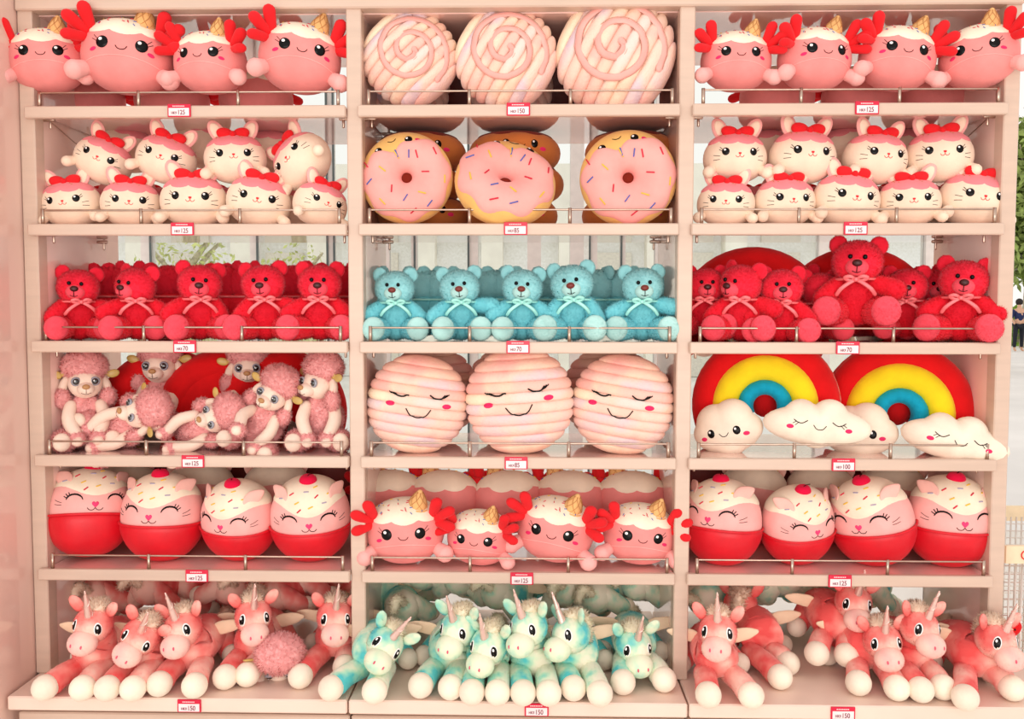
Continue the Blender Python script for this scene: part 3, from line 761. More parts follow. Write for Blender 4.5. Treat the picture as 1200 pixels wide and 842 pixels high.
def cloud_r(W, H):
    bumps = [(-.62*W, 0, .40*H), (-.30*W, .30*H, .62*H), (.22*W, .34*H, .66*H), (.62*W, .02*H, .46*H), (0, -.12*H, .70*H)]
    def f(th):
        best = 0; d = np.array((math.cos(th), math.sin(th)))
        for cx, cz, r in bumps:
            c = np.array((cx, cz)); k = d @ c; q = k*k-(c @ c)+(r*(1.0 if abs(cx) > 0 else 1.0))**2
            # ellipse-ish wide bumps
            if q > 0: best = max(best, k+math.sqrt(q))
        e = 1/math.sqrt((d[0]/W)**2+(d[1]/(.72*H))**2)
        return max(best, e)
    return f
def make_rainbow():
    t = thing('rainbow_cushion', '', 'cushion')
    A0, A1 = -.52, PI+.52
    mk('red_band', G(arch(.176, .058, .085, A0, A1, y=.055), arch(.105, .105, .05, A0, A1, y=.09)), RBR, t)
    mk('red_piping', tube([((.229)*math.cos(a), .02, .229*math.sin(a)) for a in np.linspace(A0, A1, 40)], .0022, 6), SILV, t)
    mk('yellow_band', arch(.121, .044, .055, A0, A1, y=.0), RBY, t)
    mk('blue_band', arch(.062, .026, .048, A0, A1, y=-.004, pucker=1), RBB, t)
    mk('red_core', G(ball((0, .06, .02), (.05, .05, .06), 20, 12)), RBR, t)
    def cl(x, y, z, W, H, face, yaw, roll):
        M = TR((x, y, z), rz=yaw, ry=roll)
        g0 = G(pillow(cloud_r(W, H), .058, 56, 7)); F = Face(g0)
        g = G(xf((g0.v[0], g0.f), M)); c = mk('cloud', g, CLD, t)
        X = lambda vf: xf(vf, M)
        if face == 'open':
            for s in (-1, 1):
                e = G(X(F.disc(s*.040, .0, .0115, .0135, 0, .003))); hv = F.disc(s*.040-.003, .005, .0035, .0035, 0, .001); hv[0][:,1] -= .003; e.add(X(hv), 1); mk('eye', e, [BLACK, EYEW], c)
                mk('cheek', X(F.disc(s*.066, -.014, .0095, .0065, 0, .001)), CHEEK, c)
            mk('mouth', X(F.line([(-.014, -.004), (-.006, -.013), (.006, -.013), (.014, -.004)], .0012)), BLACK, c)
        else:
            for s in (-1, 1):
                mk('eye', X(F.line([(s*.055-.019, .016), (s*.055-.006, .008), (s*.055+.006, .008), (s*.055+.019, .016)], .0014)), BLACK, c)
                l = G()
                for k in range(2): l.add(X(F.line([(s*(.060+k*.007), .0095+k*.002), (s*(.070+k*.007), .000+k*.005)], .0010, 5, 4)))
                mk('eyelashes', l, BLACK, c)
                mk('cheek', X(F.disc(s*.084, -.005, .0105, .0065, 0, .001)), CHEEK, c)
            mk('mouth', X(F.line([(-.018, .004), (-.008, -.007), (.008, -.007), (.018, .004)], .0012)), BLACK, c)
    cl(-.112, -.075, -.078, .108, .098, 'open', -10, -12)
    cl(.152, -.105, -.050, .160, .084, 'closed', 6, 4)
    PROTO['rainbow'] = (t, .47, .30, (0, 0, .08))

# ---- unicorns (each one built to its own pose)
HORNM = mat('horn_silver_pink', (240, 206, 196), rough=.22, metal=.6, noise=.05, nscale=30); HOOFM = plush('hoof_cream', (252, 234, 214), sheen=.4, bump=.3); NOSTR = mat('nostril_pink', (226, 96, 120), rough=.8, noise=.05)
WINGM = plush('wing_satin', (252, 218, 186), rough=.5)
PALS = {
 'pink': dict(b=plush('unicorn_pink', (236, 92, 90), col2=[(247, 152, 142), (252, 206, 190)], nscale=9, bump=0, sheen=.5), m=plush('unicorn_muzzle_pink', (248, 164, 158), col2=[(252, 190, 182), (252, 208, 194)], nscale=9, sheen=.5), mane=plush('mane_pale_pink', (255, 226, 204), sheen=.5)),
 'green': dict(b=plush('unicorn_mint', (92, 200, 204), col2=[(170, 224, 200), (228, 236, 208), (246, 238, 216)], nscale=12, bump=0, sheen=.4), m=plush('unicorn_muzzle_mint', (170, 222, 200), col2=[(226, 238, 208), (240, 238, 212)], nscale=11, sheen=.4), mane=plush('mane_cream', (255, 240, 214), sheen=.5))}
HEADS = {}
def horse_head(par, pal, loc, yaw, roll, pitch, s):
    P = PALS[pal]
    if pal not in HEADS:
        g = G(ball((0, .006, .012), (.047, .050, .046), 26, 18), ); sk = Face(G((g.v[0], g.f))); skl = Face(G((g.v[0], g.f)), 52); skr = Face(G((g.v[0], g.f)), -52)
        fur(g, 4200, .0042, .001, seed=1); hd = mk('head', g, P['b'], par, pivot=(0, 0, 0)); ORG[hd.name] = (0, 0, 0)
        mg = G(ball((0, -.044, -.014), (.036, .034, .031), 24, 16)); mf = Face(G((mg.v[0], mg.f))); fur(mg, 2400, .0032, .0009, seed=2); mk('muzzle', mg, P['m'], hd)
        ring = [(.0375*math.cos(a), -.030-.004*math.sin(a), -.010+.034*math.sin(a)) for a in np.linspace(.55, PI-.55, 18)]
        mk('muzzle_seam', tube(ring, .0018, 6), P['mane'], hd)
        for q in (-1, 1): mk('nostril', mf.disc(q*.013, -.008, .0022, .0045, 0, .002), NOSTR, hd)
        M = TR((0, -.020, .050), rx=16)
        hp = [(0, 0, z) for z in np.linspace(-.008, .078, 12)]; g = G(xf(tube(hp, list(np.linspace(.0112, .0020, 12)), 14), M))
        sp = [(np.interp(q, [0, 1], [.0100, .0025])*math.cos(q*12), np.interp(q, [0, 1], [.0100, .0025])*math.sin(q*12), q*.074) for q in np.linspace(0, 1, 60)]
        hn = mk('horn', G(xf(tube(sp, .0017, 4), M), (g.v[0], g.f)), HORNM, hd)
        for q in (-1, 1):
            f = skl if q > 0 else skr; sgn = 1
            e = G(f.disc(-.004*q, .020, .0085, .0145, 0, .0020)); w_ = f.disc(-.004*q, .020, .0098, .0162, 0, .0012); e2 = G(w_); e2.m = [1]*len(e2.f); e.add((e2.V(), e2.f), 1)
            h = f.disc(-.004*q-.002, .026, .0026, .0036, 0, .001); d = f.R @ Vector((0, -1, 0)); h[0][:] += np.array(d)*.0022; e.add(h, 1)
            mk('eye', e, [BLACK, EYEW], hd)
            g = G(pillow(lambda a: 1, .006, 18, 5)); V = g.v[0]*np.array((.0145, 1, .026)); V[:,2] += .02
            g2 = G(xf((V, g.f), TR((q*.036, .010, .044), ry=q*34, rz=-q*20))); fur(g2, 900, .0035, .0009, seed=3); mk('ear', g2, P['b'], hd)
        g = G(ball((0, .022, .050), (.026, .030, .020), 18, 12)); g.add(ball((0, .05, .02), (.016, .020, .042), 14, 10)); fur(g, 1700, .013, .0016, comb=(0, .1, .3), jit=.3, seed=9); mk('mane', g, P['mane'], hd)
        HEADS[pal] = hd
    else:
        src = HEADS[pal]; hd = src.copy(); C.objects.link(hd); hd.parent = par
        for ch in tree(src): c = ch.copy(); C.objects.link(c); c.parent = hd
    hd.matrix_local = Matrix.Translation(Vector(loc)-Vector(ORG[par.name])) @ TR(rx=pitch, ry=roll, rz=yaw) @ Matrix.Scale(s*1.12, 4)
    return hd
DZ = .345
UN = []
def unicorn(pal, label, cat_, group, head, hoofs, yaw=0, roll=0, pitch=6, Yh=None, hs=1.0, Yf=-.115, lean=0, sit=0, seed=0, Yb=None, hz=None):
    P = PALS[pal]; hf = []
    if hz is None:
        ys = []
        for (px, py) in hoofs:
            a = np.array(at(px, py, -.1)); d = a-CAM; q = CAM+d*((DZ+.033-CAM[2])/d[2]); ys.append(min(.1, max(-.175, q[1])))
        m = sum(ys)/2; Yb = m+.18 if Yb is None else Yb; Yh = m+.075 if Yh is None else Yh
    H = np.array(at(head[0], head[1], Yh))
    for i_, (px, py) in enumerate(hoofs):
        p = np.array(at(px, py, Yf if hz is not None else ys[i_])); p[2] = max(p[2], DZ+.034) if hz is None else p[2]; hf.append(p)
    cx = H[0]*.5+(hf[0][0]+hf[1][0])*.25
    zc = min(hf[0][2], hf[1][2])+.035 if hz is None else min(hf[0][2], hf[1][2])+.05
    low = zc-.07 if hz is not None else DZ
    ch = np.array((cx, Yb-.045, low+.088)); base = (cx, Yb, low)
    t = thing('unicorn_plush', label, cat_, group, base); ORG[t.name] = base
    rear = ch+np.array((lean*.06, .15, -.008))
    neck = H+np.array((0, .035, -.022))
    g = G(tube([rear, (rear+ch)/2+np.array((0, 0, .008)), ch, ch*.5+neck*.5+np.array((0, .012, 0)), neck], [.056, .066, .064, .050, .042], 20, 16)); fur(g, 6000, .0046, .0011, comb=(0, 0, -.4), seed=seed); mk('body', g, P['b'], t)
    order = sorted(hf, key=lambda p: p[0])
    for s, h in zip((-1, 1), order):
        sh = ch+np.array((s*.036, -.015, -.042)); d = (sh-h)/np.linalg.norm(sh-h)
        g = G(tube([sh, (sh+h)/2+np.array((0, 0, .006)), h+d*.022], [.031, .031, .033], 16, 10)); fur(g, 2600, .0042, .0011, seed=seed+1); lg = mk('leg', g, P['b'], t)
        g = G(ball(h, (.0355, .037, .035), 22, 14)); fur(g, 1500, .0024, .0009, seed=4); mk('hoof', g, HOOFM, lg)
    for s in (-1, 1):
        hh = rear+np.array((s*.075, -.045, -.02)); hh[2] = low+.036
        g = G(tube([rear+np.array((s*.03, 0, 0)), hh], [.035, .032], 14, 6)); lg = mk('hind_leg', g, P['b'], t)
        mk('hoof', ball(hh+np.array((s*.012, -.02, -.002)), (.031, .031, .031), 16, 10), HOOFM, lg)
    for s in (-1, 1):
        p = pillow(lambda a: 1+.16*max(0, math.cos(3*a)), .006, 28, 5); V = p[0]*np.array((.046, 1, .019)); V[:,0] += .042
        M = TR(ch+np.array((s*.042, .055, .035)), ry=-12 if s > 0 else 192, rz=0, rx=-8)
        mk('wing', xf((V, p[1]), M), WINGM, t)
    horse_head(t, pal, H, yaw-math.degrees(math.atan2(H[0]-CAM[0], Yh-CAM[1]))*.8, roll, pitch, hs)
    g = G(tube([rear+np.array((0, .05, .01)), rear+np.array((.02, .085, .03)), rear+np.array((.04, .09, -.0))], [.012, .018, .012], 10, 8)); fur(g, 900, .013, .0016, jit=.3, seed=5); mk('tail', g, P['mane'], t)
    UN.append((t, base)); return t

# ================================================================== the toys on the shelves
make_axolotl(); make_bunny(); make_cupcat(); make_poodle(); make_flat_donut(); make_donut('donut'); make_swirl(); make_stripe('stripe'); make_rainbow()
make_bear('redbear', 'red_bear', (238, 34, 54), (246, 84, 100), (250, 120, 124), (66, 14, 16), (242, 42, 66))
make_bear('bluebear', 'blue_bear', (126, 212, 222), (186, 228, 224), (170, 236, 224), (120, 40, 32), (160, 220, 224))

AX = 'pink axolotl plush'
g1 = 'axolotl plushes on the top shelf of the left bay'
for (px, w_, yaw, roll, lab) in [
    (65, 86, -11, -4, AX+', leftmost on the top left shelf'), (158, 101, -10, 4, 'widest '+AX+', second on the top left shelf'),
    (253, 84, -25, 0, AX+', turned left, third on the top left shelf'), (356, 94, 3, 7, AX+', leaning right, last on the top left shelf')]:
    put('axolotl', lab, 'plush toy', g1, px, .035 if px < 70 or px > 1100 else .06, w_, 0, yaw=yaw, roll=roll, dz=.053, pitch=-2)
g1 = 'axolotl plushes on the top shelf of the right bay'
for (px, w_, yaw, roll, lab) in [
    (857, 80, 11, 2, AX+', leftmost on the top right shelf'), (947, 84, 26, 2, AX+', second on the top right shelf'),
    (1042, 85, 20, 9, AX+', leaning right, third on the top right shelf'), (1136, 84, -2, -7, 'largest '+AX+', tilting left at the end of the top right shelf')]:
    put('axolotl', lab, 'plush toy', g1, px, .035 if px < 70 or px > 1100 else .06, w_, 0, yaw=yaw, roll=roll, dz=.053, pitch=-2)
g1 = 'axolotl plushes on the fifth shelf of the middle bay'
for (px, w_, yaw, roll, dz, lab) in [
    (474, 93, -4, -2, .004, AX+', leftmost on the fifth middle shelf'), (562, 78, -13, 4, 0, 'narrow '+AX+', second on the fifth middle shelf'),
    (652, 92, -8, 10, .012, AX+', leaning right, third on the fifth middle shelf'), (751, 86, 7, 6, .006, AX+', rightmost on the fifth middle shelf')]:
    put('axolotl', lab, 'plush toy', g1, px, .075, w_, 4, yaw=yaw, roll=roll, dz=dz)
for k, (a, b) in enumerate([(110, 0), (208, 0), (305, 0), (905, 0), (1000, 0), (1088, 0)]):
    put('axolotl', 'axolotl plush turned away in shadow, back row, %s of the top %s shelf' % (['left', 'centre', 'right'][k % 3], ['left', 'right'][k//3]), 'plush toy', 'axolotl plushes in the back row on top', a, .33, 84, 0, yaw=172+k*4)
for k, a in enumerate([456, 520, 597, 668, 742]):
    put('axolotl', 'pink domed back of an axolotl plush, back row, %s on the fifth middle shelf' % ['far left', 'second', 'middle', 'fourth', 'far right'][k], 'plush toy', 'axolotl plushes in the back row below', a, .28, 88, 4, yaw=176+3*k, dz=.045)

BN = 'cream bunny plush'
g1 = 'bunny plushes on the second shelf of the left bay'
for (px, w_, yaw, roll, lab) in [(89, 68, -20, -6, 'first from the left'), (158, 68, -5, 2, 'second from the left'), (231, 76, -8, 0, 'centre one with tall ears'), (306, 74, -3, 10, 'fourth from the left'), (377, 64, 20, 14, 'at the right end')]:
    put('bunny', BN+', bottom row of the second left shelf, '+lab, 'plush toy', g1, px, .080, w_, 1, yaw=yaw, roll=roll)
for (px, py, w_, yaw, roll, lab) in [(121, 189, 66, -14, 24, 'first and tilted right'), (195, 188, 69, -13, 17, 'second from the left'), (276, 187, 71, -4, -3, 'third and upright'), (355, 190, 72, -37, -42, 'last and rolled sideways')]:
    put('bunny', BN+', upper row of the second left shelf, '+lab, 'plush toy', g1, px, .115, w_, py=py, yaw=yaw, roll=roll)
g1 = 'bunny plushes on the second shelf of the right bay'
for (px, w_, yaw, roll, lab) in [(848, 66, 0, 2, 'first from the left'), (916, 70, 20, 1, 'second from the left'), (987, 76, 22, 6, 'centre one'), (1060, 70, 11, 0, 'fourth from the left'), (1134, 76, 24, 8, 'at the right end')]:
    put('bunny', BN+', bottom row of the second right shelf, '+lab, 'plush toy', g1, px, .080, w_, 1, yaw=yaw, roll=roll)
for (px, py, w_, yaw, roll, lab) in [(861, 186, 72, 11, 1, 'first from the left'), (940, 185, 76, 21, 3, 'second from the left'), (1025, 187, 73, 28, 5, 'third from the left'), (1100, 184, 74, 12, -1, 'at the right end')]:
    put('bunny', BN+', upper row of the second right shelf, '+lab, 'plush toy', g1, px, .115, w_, py=py, yaw=yaw, roll=roll)
for k, (a, y) in enumerate([(150, 176), (238, 172), (318, 180), (896, 180), (985, 178), (1066, 178)]):
    put('bunny', 'bunny plush seen from behind, upper back row of second %s shelf, %s' % (['left', 'right'][k//3], ['left side', 'middle', 'right side'][k % 3]), 'plush toy', 'bunny plushes in the back row', a, .30, 64, py=y, yaw=175, roll=(k*37) % 30-15)
for k, a in enumerate([112, 195, 270, 345, 880, 955, 1025, 1095]):
    put('bunny', 'bunny plush low in the back row of the second %s shelf, %s' % (['left', 'right'][k//4], ['leftmost', 'left of centre', 'right of centre', 'rightmost'][k % 4]), 'plush toy', 'low bunny plushes in the back row', a, .28, 66, 1, yaw=180)

CC = 'cupcake cat plush'
g1 = 'cupcake cat plushes on the fifth shelf of the left bay'
for (px, w_, yaw, roll, pit, dz, lab) in [(101, 93, 6, 6, -12, .012, 'leaning back, first on the fifth left shelf'), (187, 93, -22, 1, 0, .0, 'second on the fifth left shelf'), (277, 87, -32, 3, 12, 0, 'third on the fifth left shelf, bowing left'), (362, 92, -3, -2, 12, 0, 'last on the fifth left shelf, bowing forward')]:
    put('cupcat', 'pink '+CC+', '+lab, 'plush toy', g1, px, .112, w_, 4, yaw=yaw, roll=roll, pitch=pit, dz=dz)
g1 = 'cupcake cat plushes on the fifth shelf of the right bay'
for (px, w_, yaw, roll, pit, dz, lab) in [(849, 90, -24, 0, -2, 0, 'first on the fifth right shelf'), (938, 84, 36, -6, 12, 0, 'second on the fifth right shelf, turned right'), (1026, 93, -19, -8, 12, 0, 'third on the fifth right shelf, tilted left'), (1118, 95, 22, 2, 4, 0, 'last on the fifth right shelf')]:
    put('cupcat', 'pink '+CC+', '+lab, 'plush toy', g1, px, .112, w_, 4, yaw=yaw, roll=roll, pitch=pit, dz=dz)
for k, a in enumerate([140, 232, 322, 885, 965, 1050]):
    put('cupcat', 'cupcake cat plush turned away, dark back row of fifth %s shelf, %s' % (['left', 'right'][k//3], ['left gap', 'middle gap', 'right gap'][k % 3]), 'plush toy', 'cupcake cat plushes in the back row', a, .36, 84, 4, yaw=178)

g1 = 'swirl cushions on the top shelf'
for (px, py, w_, yaw, roll, lab) in [(481, 69, 110, -2, 14, 'left pastel swirl cushion with pink spiral, top middle shelf'), (593, 68, 118, 0, 0, 'centre pastel swirl cushion with pink spiral, top middle shelf'), (721, 65, 138, 2, -3, 'largest pastel swirl cushion with pink spiral, right on the top middle shelf')]:
    put('swirl', lab, 'cushion', g1, px, .085, w_, py=py, yaw=yaw, roll=roll, pitch=-5)
for k, a in enumerate([478, 597, 716]):
    put('swirl', 'swirl cushion standing in the dark behind the %s swirl cushion' % ['left', 'centre', 'right'][k], 'cushion', 'swirl cushions in the back row', a, .33, 100, 0, yaw=180, dz=0)

g1 = 'pink iced donut cushions'
for (px, py, w_, yaw, roll, pit, lab) in [(477, 209, 107, -4, -22, -6, 'left iced donut cushion with face turned up left, second middle shelf'), (592, 215, 118, 0, 12, -36, 'centre iced donut cushion leaning far back, second middle shelf'), (736, 209, 112, 3, -18, -6, 'right iced donut cushion with gathered centre, second middle shelf')]:
    put('donut', lab, 'cushion', g1, px, .07, w_, py=py, yaw=yaw, roll=roll, pitch=pit)
g1 = 'brown donut cushions stacked flat at the back'
for k, (a, n) in enumerate([(494, 3), (603, 3), (737, 3)]):
    for j in range(n):
        put('flatdonut', 'brown donut cushion lying flat in the %s back stack, %s one' % (['left', 'centre', 'right'][k], ['bottom', 'middle', 'top'][j]), 'cushion', g1, a+(-3, 4, 0)[j]*(1 if k else -1), .30, 106, 1, yaw=(6, -8, 4)[j]+k*3, dz=j*.098)

g1 = 'striped sleeping cushions'
for (px, w_, yaw, roll, lab) in [(489, 119, 2, 5, 'left striped pastel round cushion with sleeping smiling face'), (609, 128, -2, -8, 'centre and largest striped pastel round cushion with sleeping face'), (730, 120, -4, 5, 'right striped pastel round cushion with sleeping face and side label')]:
    put('stripe', lab, 'cushion', g1, px, .09, w_, 3, yaw=yaw, roll=roll, dz=-.004)
for k, a in enumerate([505, 600, 715]):
    put('stripe', 'striped round cushion facing away behind the %s sleeping cushion' % ['left', 'centre', 'right'][k], 'cushion', 'striped cushions in the back row', a, .35, 112, 3, yaw=178, dz=0)

g1 = 'rainbow cushions with clouds'
put('rainbow', 'left rainbow cushion with red outer band and cloud faces, fourth right shelf', 'cushion', g1, 897, .17, 172, py=446, yaw=0, roll=0, pitch=-3)
put('rainbow', 'right rainbow cushion leaning right with cloud faces, fourth right shelf', 'cushion', g1, 1058, .18, 172, py=456, yaw=8, roll=8, pitch=-3)
for k, a in enumerate([880, 1000]):
    put('rainbow', 'large red rainbow cushion back rising behind the bears, %s on the third right shelf' % ['left', 'right'][k], 'cushion', 'rainbow cushions in the back row', a, .42, 172, 2, yaw=180, dz=-.02)
for k, a in enumerate([195, 262, 330]):
    put('rainbow', 'red rainbow cushion back behind the poodles, %s on the fourth left shelf' % ['left', 'middle', 'right'][k], 'cushion', 'red cushion backs behind the poodles', a, .40, 150, 3, yaw=180, dz=.02)

RB = 'red teddy bear'
g1 = 'red teddy bears in the front row of the left bay'
for (px, w_, yaw, hy, hr, arms, lab) in [
    (94, 47, 8, -18, 4, ((0, 0, 0), (-10, -20, 0)), 'first in the front row of the left bay'), (163, 48, -6, -34, 6, ((0, 20, 0), (0, -10, 0)), 'second in the front row of the left bay, looking left'),
    (235, 50, 4, -6, 4, ((0, 10, 0), (0, 25, 0)), 'third in the front row of the left bay'), (312, 50, -2, -8, -4, ((0, -12, 0), (0, -25, 0)), 'fourth in the front row of the left bay'), (376, 50, -6, 0, 0, ((0, 10, 0), (0, 0, 0)), 'fifth in the front row of the left bay')]:
    o = put('redbear', RB+', '+lab, 'teddy bear', g1, px, .105, w_, 2, yaw=yaw); pose(o, (0, hr, hy), arms, ((0, 0, rnd.uniform(-8, 10)), (0, 0, rnd.uniform(-10, 8))))
for k, a in enumerate([60, 130, 150, 200, 266, 286, 345, 398]):
    o = put('redbear', 'red teddy bear in the back row of the left bay, %s' % ['far left', 'behind the first gap', 'behind the second bear', 'behind the second gap', 'behind the third gap', 'behind the fourth bear', 'behind the last gap', 'far right'][k], 'teddy bear', 'red teddy bears in the back row of the left bay', a, .30, 46, 2, yaw=180+rnd.uniform(-20, 20), dz=.012)
BB = 'light blue teddy bear, front row'
g1 = 'blue teddy bears in the front row'
for (px, w_, yaw, hy, hr, arms, lab) in [
    (464, 46, 0, -8, 0, ((0, 10, 0), (0, 0, 0)), 'first from the left'), (540, 47, 2, -4, -4, ((0, 6, 0), (0, -45, 0)), 'second from the left, paw raised'), (611, 47, 2, -4, 4, ((0, 12, 0), (0, -6, 0)), 'third from the left'),
    (672, 50, 0, -4, -6, ((0, -10, 0), (0, 16, 0)), 'fourth from the left, largest head'), (752, 48, 0, 6, -2, ((0, 16, 0), (0, -40, 0)), 'at the right end, paw raised')]:
    o = put('bluebear', BB+', '+lab, 'teddy bear', g1, px, .105, w_, 2, yaw=yaw); pose(o, (0, hr, hy), arms, ((0, 0, rnd.uniform(-8, 10)), (0, 0, rnd.uniform(-10, 8))))
for k, a in enumerate([434, 497, 514, 574, 588, 645, 698, 726, 786]):
    o = put('bluebear', 'blue teddy bear in the back row, %s' % ['far left', 'right of the first bear', 'left of the second bear', 'right of the second bear', 'left of the third bear', 'between third and fourth bears', 'right of the fourth bear', 'left of the last bear', 'far right'][k], 'teddy bear', 'blue teddy bears in the back row', a, .30, 44, 2, yaw=180+rnd.uniform(-25, 25), dz=.008)
g1 = 'red teddy bears in the right bay'
for (px, Y, w_, yaw, hy, hr, dz, arms, lab) in [
    (825, .18, 45, 0, 6, 0, .01, ((0, 0, 0), (0, 0, 0)), 'half hidden at the left end of the right bay'), (868, .11, 50, -6, -30, 8, .0, ((0, 0, 0), (0, -30, 0)), 'looking left, second in the right bay'),
    (914, .095, 48, 0, 4, 0, -.004, ((0, 10, 0), (0, 0, 0)), 'third in the right bay'), (957, .20, 44, 10, 26, 0, 0, ((0, 0, 0), (0, 0, 0)), 'peeping right behind the tall bear in the right bay'),
    (1001, .12, 56, 0, 0, 3, .045, ((0, 0, 0), (0, -30, 0)), 'tallest and seated highest in the right bay'), (1060, .19, 46, 0, 2, 0, .004, ((0, 0, 0), (0, 0, 0)), 'right behind the tall bear in the right bay'),
    (1094, .24, 46, 0, 10, 0, 0, ((0, 0, 0), (0, 0, 0)), 'in shadow behind the last bear of the right bay'), (1124, .095, 53, 0, 2, 6, 0, ((0, 10, 0), (0, -10, 0)), 'at the right end of the right bay')]:
    o = put('redbear', RB+', '+lab, 'teddy bear', g1, px, Y, w_, 2, yaw=yaw, dz=dz); pose(o, (0, hr, hy), arms, ((0, 0, rnd.uniform(-8, 10)), (0, 0, rnd.uniform(-10, 8))))
for k, a in enumerate([845, 890, 935, 980, 1035, 1080]):
    put('redbear', 'red teddy bear facing the window in the right bay, %s of the back row' % ['leftmost', 'second', 'third', 'fourth', 'fifth', 'rightmost'][k], 'teddy bear', 'red teddy bears in the back row of the right bay', a, .33, 45, 2, yaw=180, dz=.005)

PD = 'pink poodle plush'
g1 = 'poodle plushes on the fourth left shelf'
o = put('poodle', PD+', upright at the left end of its shelf', 'plush toy', g1, 99, .12, 57, 3, yaw=2)
o = put('poodle', PD+', upright and looking left at the right end', 'plush toy', g1, 375, .12, 57, 3, yaw=-8); pose(o, (0, 4, -42))
o = put('poodle', PD+', slumped and tilted right, next to the right end', 'plush toy', g1, 312, .10, 54, py=481, yaw=-20, roll=22); pose(o, (4, 6, -6), ((-30, 0, 0), (0, 0, 0)))
o = put('poodle', PD+', upright in the back row, second from the left', 'plush toy', g1, 186, .27, 56, 3, yaw=-16, dz=.03)
o = put('poodle', PD+', upright in the back row, right of centre', 'plush toy', g1, 291, .28, 54, 3, yaw=-4, dz=.03)
o = put('poodle', PD+', lying with its feet to the left, first of two lying', 'plush toy', g1, 152, .10, 54, py=493, yaw=-40, roll=62, pitch=8); pose(o, (0, 0, -20))
o = put('poodle', PD+', lying with its feet to the left, second of two lying', 'plush toy', g1, 240, .10, 52, py=497, yaw=-34, roll=64, pitch=8); pose(o, (0, 0, -8))
o = put('poodle', 'pink poodle plush slumped forward among the unicorns, curly head down and cream feet', 'plush toy', 'toys on the bottom deck of the left bay', 326, .03, 62, py=774, yaw=-6, pitch=44, roll=8); pose(o, (26, 0, 10), ((-62, 0, 6), (-58, 0, -6)))

# ---- bottom deck
gl = 'pink unicorn plushes on the left deck'; UP = 'pink unicorn plush'
unicorn('pink', UP+', first on the left deck, looking down left', 'plush toy', gl, (108, 737), [(53, 808), (97, 808)], yaw=-24, roll=8, pitch=8, seed=1)
unicorn('pink', UP+', second on the left deck, head tilted right', 'plush toy', gl, (162, 750), [(126, 809), (156, 811)], yaw=-18, roll=30, pitch=14, seed=2)
unicorn('pink', UP+', third on the left deck, right eye in view', 'plush toy', gl, (214, 742), [(187, 801), (228, 803)], yaw=-24, roll=-8, pitch=4, seed=3)
unicorn('pink', UP+', fourth on the left deck, behind the fallen poodle', 'plush toy', gl, (297, 727), [(264, 793), (290, 790)], yaw=8, roll=0, pitch=10, seed=4)
unicorn('pink', UP+', at the right end of the left deck', 'plush toy', gl, (392, 728), [(352, 792), (404, 781)], yaw=6, roll=4, pitch=8, seed=5)
gm = 'mint unicorn plushes on the middle deck'; UG = 'mint unicorn plush'
unicorn('green', UG+', first on the middle deck, leg stretched left, head tilted right', 'plush toy', gm, (448, 760), [(388, 806), (439, 811)], yaw=2, roll=36, pitch=6, seed=6)
unicorn('green', UG+', second on the middle deck, bright turquoise forehead', 'plush toy', gm, (537, 742), [(493, 803), (528, 805)], yaw=-30, roll=2, pitch=10, seed=7)
unicorn('green', UG+', third on the middle deck, blue patch on forehead, head low', 'plush toy', gm, (572, 762), [(553, 815), (583, 817)], yaw=-26, roll=4, pitch=10, seed=8)
unicorn('green', UG+', fourth on the middle deck, horn straight up', 'plush toy', gm, (619, 741), [(613, 813), (643, 821)], yaw=-30, roll=-6, pitch=4, seed=9)
unicorn('green', UG+', fifth on the middle deck, facing left with long horn', 'plush toy', gm, (668, 749), [(672, 806), (703, 819)], yaw=-50, roll=-10, pitch=0, seed=10)
unicorn('green', UG+', at the right end of the middle deck, fluffy mane', 'plush toy', gm, (743, 762), [(730, 799), (778, 796)], yaw=18, roll=0, pitch=12, seed=11)
gr = 'pink unicorn plushes on the right deck'
unicorn('pink', UP+', first on the right deck, sitting up facing forward', 'plush toy', gr, (841, 746), [(830, 814), (880, 823)], yaw=-6, roll=0, pitch=0, seed=12)
unicorn('pink', UP+', lying turned away on the right deck, two hooves pointing right', 'plush toy', gr, (868, 712), [(914, 793), (923, 777)], yaw=170, roll=0, pitch=0, seed=13, Yh=.24, Yb=.16)
unicorn('pink', UP+', seated highest on the right deck, upper centre', 'plush toy', gr, (1000, 711), [(957, 765), (992, 767)], yaw=14, roll=4, pitch=8, seed=14, Yh=.08, Yf=.02, Yb=.17, hz=1)
unicorn('pink', UP+', centre front of the right deck', 'plush toy', gr, (1035, 757), [(1006, 800), (1051, 806)], yaw=14, roll=-4, pitch=4, seed=15)
unicorn('pink', UP+', third from the right end of the right deck, yellow wing', 'plush toy', gr, (1078, 741), [(1079, 808), (1105, 805)], yaw=34, roll=6, pitch=4, seed=16)
unicorn('pink', UP+', palest, at the right end of the right deck, facing right', 'plush toy', gr, (1168, 756), [(1131, 818), (1186, 806)], yaw=40, roll=4, pitch=4, seed=17)
# back rows: turned to the window
NB = [(70, .42, .02), (118, .30, .03), (150, .44, .05), (185, .30, .05), (230, .40, .03), (252, .30, .06), (300, .42, .05), (338, .30, .04), (372, .40, .06)]
words = ['first', 'second', 'third', 'fourth', 'fifth', 'sixth', 'seventh', 'eighth', 'ninth']
def backs(lst, src, grp, bay):
    for k, (px, Y, dz) in enumerate(lst):
        t, base = UN[src[k % len(src)]]; o = dup(t); a = 180+((k*53) % 70)-35
        p = at(px, 421, Y); o.matrix_world = Matrix.Translation((p.x, Y, DZ+dz+.03)) @ TR(rz=a, rx=((k*29) % 30)-8, ry=((k*41) % 50)-25) @ Matrix.Scale(.95, 4)
        tag(o, 'unicorn plush heaped at the back of the %s deck, %s from the left' % (bay, words[k]), 'plush toy', grp)
backs(NB, [0, 2, 3], 'pink unicorns heaped at the back of the left deck', 'left')
